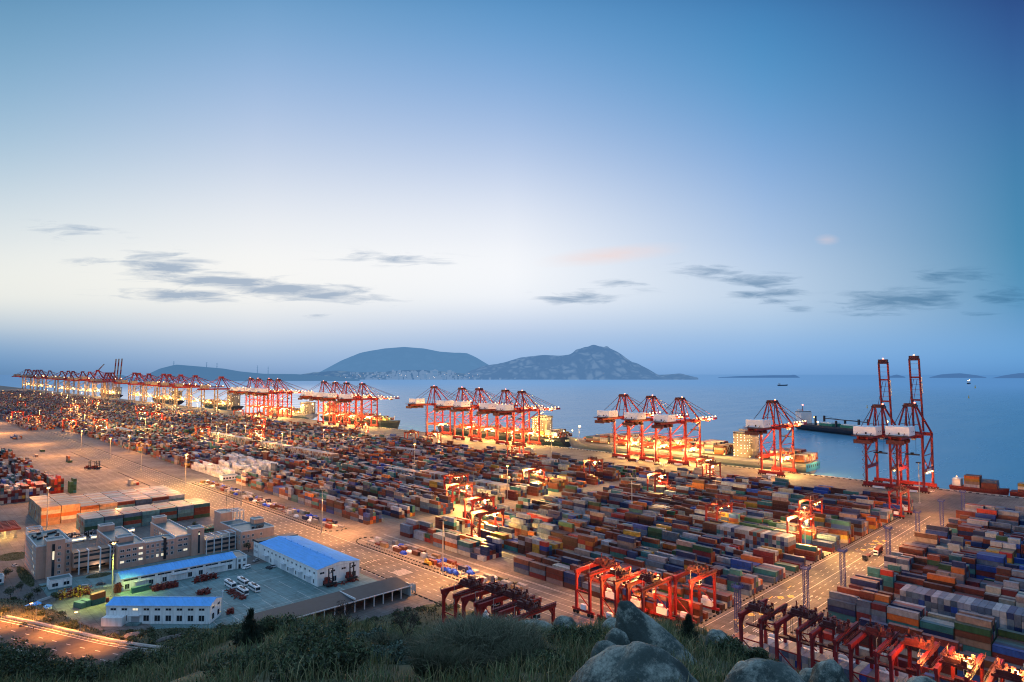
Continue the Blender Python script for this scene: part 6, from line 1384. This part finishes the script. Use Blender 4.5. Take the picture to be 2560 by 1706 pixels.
ribbon('lower_road_kerb',8.6,9.1,.1,'kerbw',.35); ribbon('lower_road_kerb',-9.1,-8.6,.1,'kerbw',.35); ribbon('lower_road_drain_wall',11,12,-.6,'kerbw',1.3)
b=MB()
for i in range(0,len(RC)-3,3):
    for o_ in (-2.6,2.6):
        a,c=RC[i],RC[i+1]; d=(c-a).normalized(); n=Vector((d.y,-d.x,0)); q=a+n*o_; w=n*.14; b.add([(q-w).to_tuple()[:2]+(4.235,),(q+w).to_tuple()[:2]+(4.235,),(q+d*2.6+w).to_tuple()[:2]+(4.235,),(q+d*2.6-w).to_tuple()[:2]+(4.235,)],[(0,1,2,3)])
struct(b.build('lower_road_lane_markings',M['line']))
e=empty('guard_rail',(0,0,0),0,'long steel guard rail along the uphill side of the orange lit road','guard rail'); b=MB(); r_=MB()
for i in range(len(RC)-1):
    a,c=RC[i],RC[i+1]; d=(c-a).normalized(); n=Vector((d.y,-d.x,0)); q=a-n*9.6; q2=c-n*9.6; r_.beam((q.x,q.y,5.1),(q2.x,q2.y,5.1),.1,.3)
    b.box(q.x-.07,q.x+.07,q.y-.07,q.y+.07,4,5.2)
b.build('post_rib',M['mast'],e); r_.build('rail',M['car_silver'],e)
for (x,y,p) in ((42,347,30),(53,322,36),(62,296,26),(34,366,26),(48,352,16)): light(x,y,15,p*1.5,'e',1,spot=125)
for (x,y,l_) in ((45.6,338,'roadside lamp post on the uphill verge of the orange lit road'),(57,313,'second roadside lamp post on the verge, near the bare rock patch')):
    e=empty('street_lamp',(x+3,y+2,3.6),0,l_,'street lamp','lamps of the lower road'); b=MB(); b.tube((0,0,0),(0,0,9),.12,6,.07); b.beam((0,0,9),(-1.8,-1,9.3),.1); b.build('pole',M['mast'],e); b=MB(); b.box(-2.4,-1.4,-1.4,-.8,9.2,9.4); b.build('lamp_head',M['bulb'],e)
def rockpatch(x,y,w,h,label,seed,hz=1.2):
    bm=bmesh.new(); bmesh.ops.create_icosphere(bm,subdivisions=4,radius=1); off=Vector((seed*5.3,seed,2))
    for v in bm.verts: p=v.co.copy(); v.co=Vector((p.x*w/2,p.y*h/2,p.z*hz))*(1+.25*mn.noise(p*1.5+off)+.1*mn.noise(p*4+off))
    me=bpy.data.meshes.new('rock_outcrop'); bm.to_mesh(me); bm.free(); me.materials.append(M['ground']); o=bpy.data.objects.new('rock_outcrop',me); o.location=(x,y,float(terrain(x,y))+.1); COL.objects.link(o); tag(o,label,'rock','rocks on the road bank')
rockpatch(69,309,7,9,'pale fan shaped rock cutting beside the bend of the lower road',1); rockpatch(75,299,7,4,'square cut pale rock next to the fan shaped cutting',2,1.6); rockpatch(62,330,4,2,'low pale rock on the grassy verge above the guard rail',3,.6); rockpatch(54,341,2,1.4,'small pale stone in the orange grass above the road',4,.5); rockpatch(84,284,13,3,'long low rock strip trailing down beside the road',5,.9)
# ================================================================== SHIPS
def hull(L_,B,Hh,stern='flat',n=28,m='grey',parent=None,name='hull',flare=.55):
    """ship pointing +Y from 0 (stern) to L_ (bow)"""
    V=[];F=[]
    prof=[(0.0,.0),(.55,.12),(.86,.4),(1,.75),(1,1)]
    for i in range(n+1):
        t=i/n; y=L_*t
        wdeck=1 if t<.8 else max(.02,1-((t-.8)/.2)**2.2); wdeck*= (.93+.07*min(1,t/.08))
        wkeel=1 if .12<t<.7 else (.35+.65*t/.12 if t<=.12 else max(.01,1-((t-.7)/.3)**1.3))
        hz=Hh*(1+(.28*max(0,(t-.82)/.18)**1.5))
        for side in (-1,1):
            for (w,z) in (prof if side<0 else prof[::-1]):
                q=z**flare; ww=(wkeel*(1-q)+wdeck*q)*w if z>0 else 0; yy=y+ (L_*.03*z if t>.97 else 0)- (L_*.0)
                V.append((side*ww*B/2,yy,z*hz-1.5))
    k=10
    for i in range(n):
        for j in range(k-1): a=i*k+j; F.append((a,a+1,a+k+1,a+k))
        F.append((i*k+9,i*k,i*k+k,i*k+k+9)) if False else None
    F=[f for f in F if f]
    b=MB(); b.add(V,F); b.add([V[j] for j in range(10)],[tuple(range(10))[::-1]])
    d=[V[i*k+4] for i in range(n+1)]; e=[V[i*k+5] for i in range(n+1)]
    b.add([(p[0],p[1],p[2]-.02) for p in d+e],[(i,n+1+i,n+2+i,i+1) for i in range(n)])
    o=b.build(name,M[m],parent); return o
def house(parent,x0,x1,y0,y1,z0,z1,lights=True,face=-1):
    b=MB(); b.box(x0,x1,y0,y1,z0,z1-3); b.box(x0-2.5,x1+2.5,y0+1,y1-1,z1-3,z1); b.box((x0+x1)/2-3,(x0+x1)/2+3,y0+1,y1,z1,z1+2); [b.box(x0-.9,x1+.9,y0-.9,y1+.5,z,z+.25) for z in np.arange(z0+1.2,z1-4,3.1)]; b.box((x0+x1)/2-4,(x0+x1)/2+4,y0-6,y0-1,z0,z1-6); s=b.build('superstructure',M['ship_white'],parent)
    b=MB(); b.box(x0-2.55,x1+2.55,y0+.9,y1-.9,z1-2,z1-.9); b.build('bridge_window',M['glass'],s)
    b=MB(); b.tube(((x0+x1)/2,(y0+y1)/2,z1+2),((x0+x1)/2,(y0+y1)/2,z1+9),.4,6,.2); b.box((x0+x1)/2-3,(x0+x1)/2+3,(y0+y1)/2-.15,(y0+y1)/2+.15,z1+5,z1+5.4); b.build('radar_mast',M['white'],parent)
    if lights:
        k=0; b=MB()
        for z in np.arange(z0+2,z1-4,3.1):
            for y in np.arange(y0+2,y1,4.5)[[j for j in range(len(np.arange(y0+2,y1,4.5))) if R.random()<.6]]: b.box(x0-.12,x0-.02,y-.4,y+.4,z,z+.7)
            for x in [q for q in np.arange(x0+3,x1,6) if R.random()<.55]: b.box(x-.4,x+.4,y0-.12,y0-.02,z,z+.7)
        b.build('porthole_grille',M['bulbw'],s)
def cargo(parent,B,bays,z0,seed,warm=True,ln=12.4,prefix='cargo'):
    """bays: list of (y0, tiers)"""
    rr=random.Random(seed); nr=int(B/2.6)
    for bi,(y0,t) in enumerate(bays):
        b=MB()
        for i in range(nr):
            x=-nr*1.3+2.6*i+.1; 
            for k in range(max(1,t-(rr.random()<.22)-(rr.random()<.1))):
                b.col=colr(pick(rr,[16,8,6,3,1,12,16,22,2,1,3,3,2,12]),rr); b.box(x,x+2.42,y0,y0+ln-.5,z0+k*CH+.02,z0+(k+1)*CH-.06)
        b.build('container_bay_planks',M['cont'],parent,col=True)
def lamps(parent,pts,r=.7,m='bulb'):
    for p in pts:
        b=MB(); b.ball(p,r,6,4); b.build('deck_lamp',M[m],parent)
# long pale ship under the three cranes and the lone one: stern at Y=284, bow at Y=640
A1=empty('container_ship',(752,284,-2),0,'long pale hulled container ship with a light blue stern, berthed under the three cranes','ship')
hull(356,44,13,m='grey',parent=A1); b=MB(); b.box(-20,20,-.35,-.05,2.5,11.5); b.build('stern_panel',M['sky_blue'],A1)
b=MB(); 
for x in (-16,-11,-5,0,6,12,17): b.box(x-.8,x+.8,-.5,-.36,6.5,9.3)
b.build('stern_opening_pane',M['dark'],A1)
b=MB(); b.box(-22.02,-21.95,.5,40,2,11) ; 
cargo(A1,42,[(2,3),(15,4),(28,4),(46,2)],13,3); cargo(A1,42,[(98,4),(111,5),(124,5),(142,4),(155,5),(168,5),(186,4),(199,5),(212,5),(230,4),(243,5),(256,5),(274,4),(287,4),(300,3),(313,2)],13,4)
house(A1,-17,17,70,86,11,42); lamps(A1,[(-21.5,y,14) for y in (30,52,64,96,110,140,170,205,240,270,300,330)],.65)
b=MB(); b.tube((0,342,14),(0,342,33),.35,6); b.build('foremast',M['white'],A1); lamps(A1,[(0,341,32)],1.6)
light(752,624,30,26,'y',1); light(727,372,16,8,'y',1.2); light(745,344,38,2.5,'w',1); light(726,440,20,30,'y',1.2); light(726,520,20,30,'y',1.2); light(727,330,16,16,'y',1)
light(752,400,44,60,'y',2); light(752,480,46,60,'y',2); light(752,560,44,50,'y',2); light(754,276,16,40,'o',1)  # last one added off the stern to warm the water
# black ship
B1=empty('container_ship',(750,645,-2),0,'black hulled container ship with blazing yellow superstructure under the five cranes','ship')
hull(320,40,14,m='navy',parent=B1); cargo(B1,38,[(8,3),(21,4),(34,3),(75,2),(92,3),(110,2),(128,3),(146,2),(170,3),(200,2),(230,3)],14,9); house(B1,-16,16,48,62,12,44)
def text(parent,body,loc,size,rot,m,name='hull_lettering'):
    c=bpy.data.curves.new(name,'FONT'); c.body=body; c.size=size; c.extrude=.03; tmp=bpy.data.objects.new(name,c); COL.objects.link(tmp); bpy.context.view_layer.update(); me=bpy.data.meshes.new_from_object(tmp.evaluated_get(bpy.context.evaluated_depsgraph_get())); bpy.data.objects.remove(tmp); me.materials.clear(); me.materials.append(m); o=bpy.data.objects.new(name,me); o.location=loc; o.rotation_euler=rot; COL.objects.link(o); reg(o,parent); return o
LT=emit('lit_lettering',(1,.75,.25),1.3)
text(B1,'EMPI IAW',(-20.4,31,7.5),4.6,(math.pi/2,0,-math.pi/2),LT); text(B1,'PUUB',(-8,-.1,8.0),4.2,(math.pi/2,0,0),LT)
lamps(B1,[(-19.8,y,15) for y in (4,14,24,36,46,66,84,100,120,140,165,190,220)],.75); lamps(B1,[(-10,1,24),(10,1,24),(-19,22,12)],1.0)
light(728,655,14,22,'y',1); light(722,678,22,20,'y',1); light(731,688,22,12,'y',1.5); light(733,690,40,4,'w',1); light(727,740,16,40,'y',1); light(727,800,16,40,'y',1); light(727,860,18,40,'y',1); light(750,760,34,50,'y',2); light(750,840,34,50,'y',2)
# ship with green lit bow, bow toward the black ship
C1=empty('container_ship',(750,1400,-2),math.pi,'dark container ship with a yellow green lit bow beyond the five cranes','ship')
hull(296,38,14,m='navy',parent=C1); cargo(C1,36,[(40,3),(60,4),(80,4),(100,4),(120,4),(140,4),(160,4),(180,4),(200,3),(225,3),(245,2)],14,12); house(C1,-15,15,14,28,12,42)
b=MB(); b.tube((0,284,16),(0,284,27),.35,6); b.box(-2,2,283.8,284.2,23,23.4); b.build('foremast',M['white'],C1); light(748,1128,21,24,'g',1); light(742,1140,20,18,'g',1); lamps(C1,[(18.8,y,16) for y in (30,80,120,160,200)],1)
light(728,1370,34,90,'y',1.5)
D1=empty('container_ship',(752,1480,-2),0,'brightly lit ship with starry lamps between the two groups of four cranes','ship')
hull(260,40,13,m='grey',parent=D1); cargo(D1,38,[(40,3),(70,4),(100,3),(130,4),(160,3),(190,4)],13,15); house(D1,-16,16,12,28,12,40); lamps(D1,[(-18,10,34),(6,8,36),(-20,30,16),(-20,60,16),(-20,110,16)],2.0); light(735,1474,40,25,'y',1.5); light(730,1500,26,30,'y',1.5); light(728,1620,22,120,'y',2)
for i,(y,L_) in enumerate(((1960,280),(2500,300),(3350,320))):
    E1=empty('container_ship',(756,y,-2),0,['distant ship berthed by the lone pale crane','distant ship berthed along the pale legged cranes','far off ship lit yellow below the raised boom trio'][i],'ship','distant berthed ships'); hull(L_,42,15,m='navy',parent=E1); cargo(E1,40,[(60+24*k,4+(k%2)) for k in range(8)],14,20+i,ln=22); house(E1,-16,16,20,36,12,48); lamps(E1,[(-22,40+60*k,20) for k in range(4)],2.2); light(730,y+60,30,240,'y',2); light(730,y+200,30,240,'y',2)
# cargo ship leaving
ang=math.atan2(-(330-534),(1235-1341)) 
dx,dy=(1235-1341),(330-534); rz=math.atan2(-dx,dy)
K1=empty('cargo_ship',(1341,534,-3),rz,'dark blue cargo ship steaming past behind the raised boom cranes','ship')
hull(232,32,14,m='navy',parent=K1); b=MB(); b.box(-13,13,8,24,12,34); b.box(-15,15,10,20,34,37); b.box(-4,4,2,8,12,40); s_=b.build('superstructure',M['trim'],K1); b=MB(); b.box(-15.1,15.1,9.9,20.1,35,36.2); b.build('bridge_window',M['glass'],s_); b=MB(); b.tube((0,14,37),(0,14,47),1,6,.5); b.build('funnel_mast',M['red'],K1); lamps(K1,[(0,14,49)],1.5,'bulbr')
for i,y in enumerate((60,112,165)):
    b=MB(); b.box(-12,-9,y-1.5,y+1.5,12,30 if i!=1 else 24); b.box(9,12,y-1.5,y+1.5,12,30 if i!=1 else 24); b.build('derrick_post',M['navy'],K1)
b=MB(); b.beam((-10.5,60,25),(-10.5,165,24),1.6); b.beam((-10.5,60,29),(-10.5,110,24),.4); b.beam((-10.5,165,29),(-10.5,112,24),.4); b.build('derrick_boom',M['navy'],K1)
b=MB(); b.box(-11,11,70,102,12.5,17); b.box(-11,11,122,155,12.5,17); b.box(-11,11,178,205,12.5,16); b.build('hatch_cover',M['green'],K1); b=MB(); b.box(-10,10,72,100,17,19.5); b.box(-10,10,124,153,17,19); b.build('deck_cargo',M['trim'],K1)
lamps(K1,[(-15.6,y,11.5) for y in (20,64,70,84,96,108,122,130,146,160,180)],.8,'bulbw'); lamps(K1,[(0,46,26),(-13,40,16),(5,220,30)],1.8)
# small craft
def small(x,y,L_,rz,label,lit=True):
    X,Y=at(x,y,-3); e=empty('small_vessel',(X,Y,-3),rz,label,'boat'); hull(L_,L_*.17,L_*.09,n=14,m='navy',parent=e); b=MB(); b.box(-L_*.06,L_*.06,L_*.08,L_*.2,L_*.07,L_*.22); b.build('superstructure',M['trim'],e)
    if lit: lamps(e,[(0,L_*.12,L_*.26),(0,L_*.35,L_*.14),(0,L_*.85,L_*.28)],L_*.028,'bulb')
small(2420,961,150,-1.2-.3,'small lit vessel far out near the islets beside the raised booms'); small(1945,965,120,-1.9,'small pale boat far out in the strait ahead of the cargo ship',False)
for i,(x,y) in enumerate(((2438,971),(2422,996),(2168,1020))):
    X,Y=at(x,y,-4); s_=math.hypot(X,Y)/1300; b=MB(); b.tube((0,0,0),(0,0,2.5*s_),1.2*s_,8,.5*s_); b.ball((0,0,3.6*s_),.9*s_,6,4); tag(b.build('buoy',M['yellow'],None,(X,Y,-4)),['navigation buoy below the small lit vessel','navigation buoy alone in open water, between the vessel and the wharf','navigation buoy beside the first raised boom'][i],'buoy')
def barge(y0,L_,label,bays,seed):
    e=empty('barge',(736,y0,-1),math.pi,label,'barge','barges at the near wharf'); hull(L_,15,6,n=16,m='rust',parent=e); cargo(e,13,bays,4.6,seed); b=MB(); b.box(-5,5,2,9,4.5,11); b.build('wheelhouse',M['trim'],e); lamps(e,[(-6,L_*.4,8),(0,5,12.5)],.5)
barge(150,44,'short rusty barge with two stacks of containers beside the near wharf',[(12,4),(25,3)],5)
E0=empty('barge',(736,104,-1),math.pi,'second rusty barge with a longer row of containers, cut by the frame','barge','barges at the near wharf'); hull(74,15,6,n=16,m='rust',parent=E0); cargo(E0,13,[(6,3),(19,3),(32,3),(45,3),(58,3)],4.6,8)
light(700,60,20,20,'o',1.2); light(690,230,22,24,'o',1.2)

# ---- lamps glowing among the far stacks
LMx=make_lit_mast(); fr=random.Random(19); k_=0
for i in range(46):
    y=900+3600*(fr.random()**1.5); x=fr.uniform(215,650)
    t=dup(LMx,(x,y,0),0,(1.1,1.1,.8),label='tiny lit light mast glowing among the far container stacks',group='tiny far light masts')
    light(x+3,y-8,21,55*(1+y/3500),fr.choice('oyyo'),1.5)
rm(LMx)
for (x,y,p) in ((243,270,8),(243,330,12),(243,430,16),(243,490,18),(243,560,18),(243,640,18),(262,760,14),(300,389,22),(355,389,26),(420,389,26),(500,390,18),(560,392,14),(290,680,16),(360,680,18),(440,680,18),(530,680,16),(600,680,14)): light(x,y,17,p,'y' if y==389 else 'o',1)  # added fill light for front rows and aisles, without fixtures
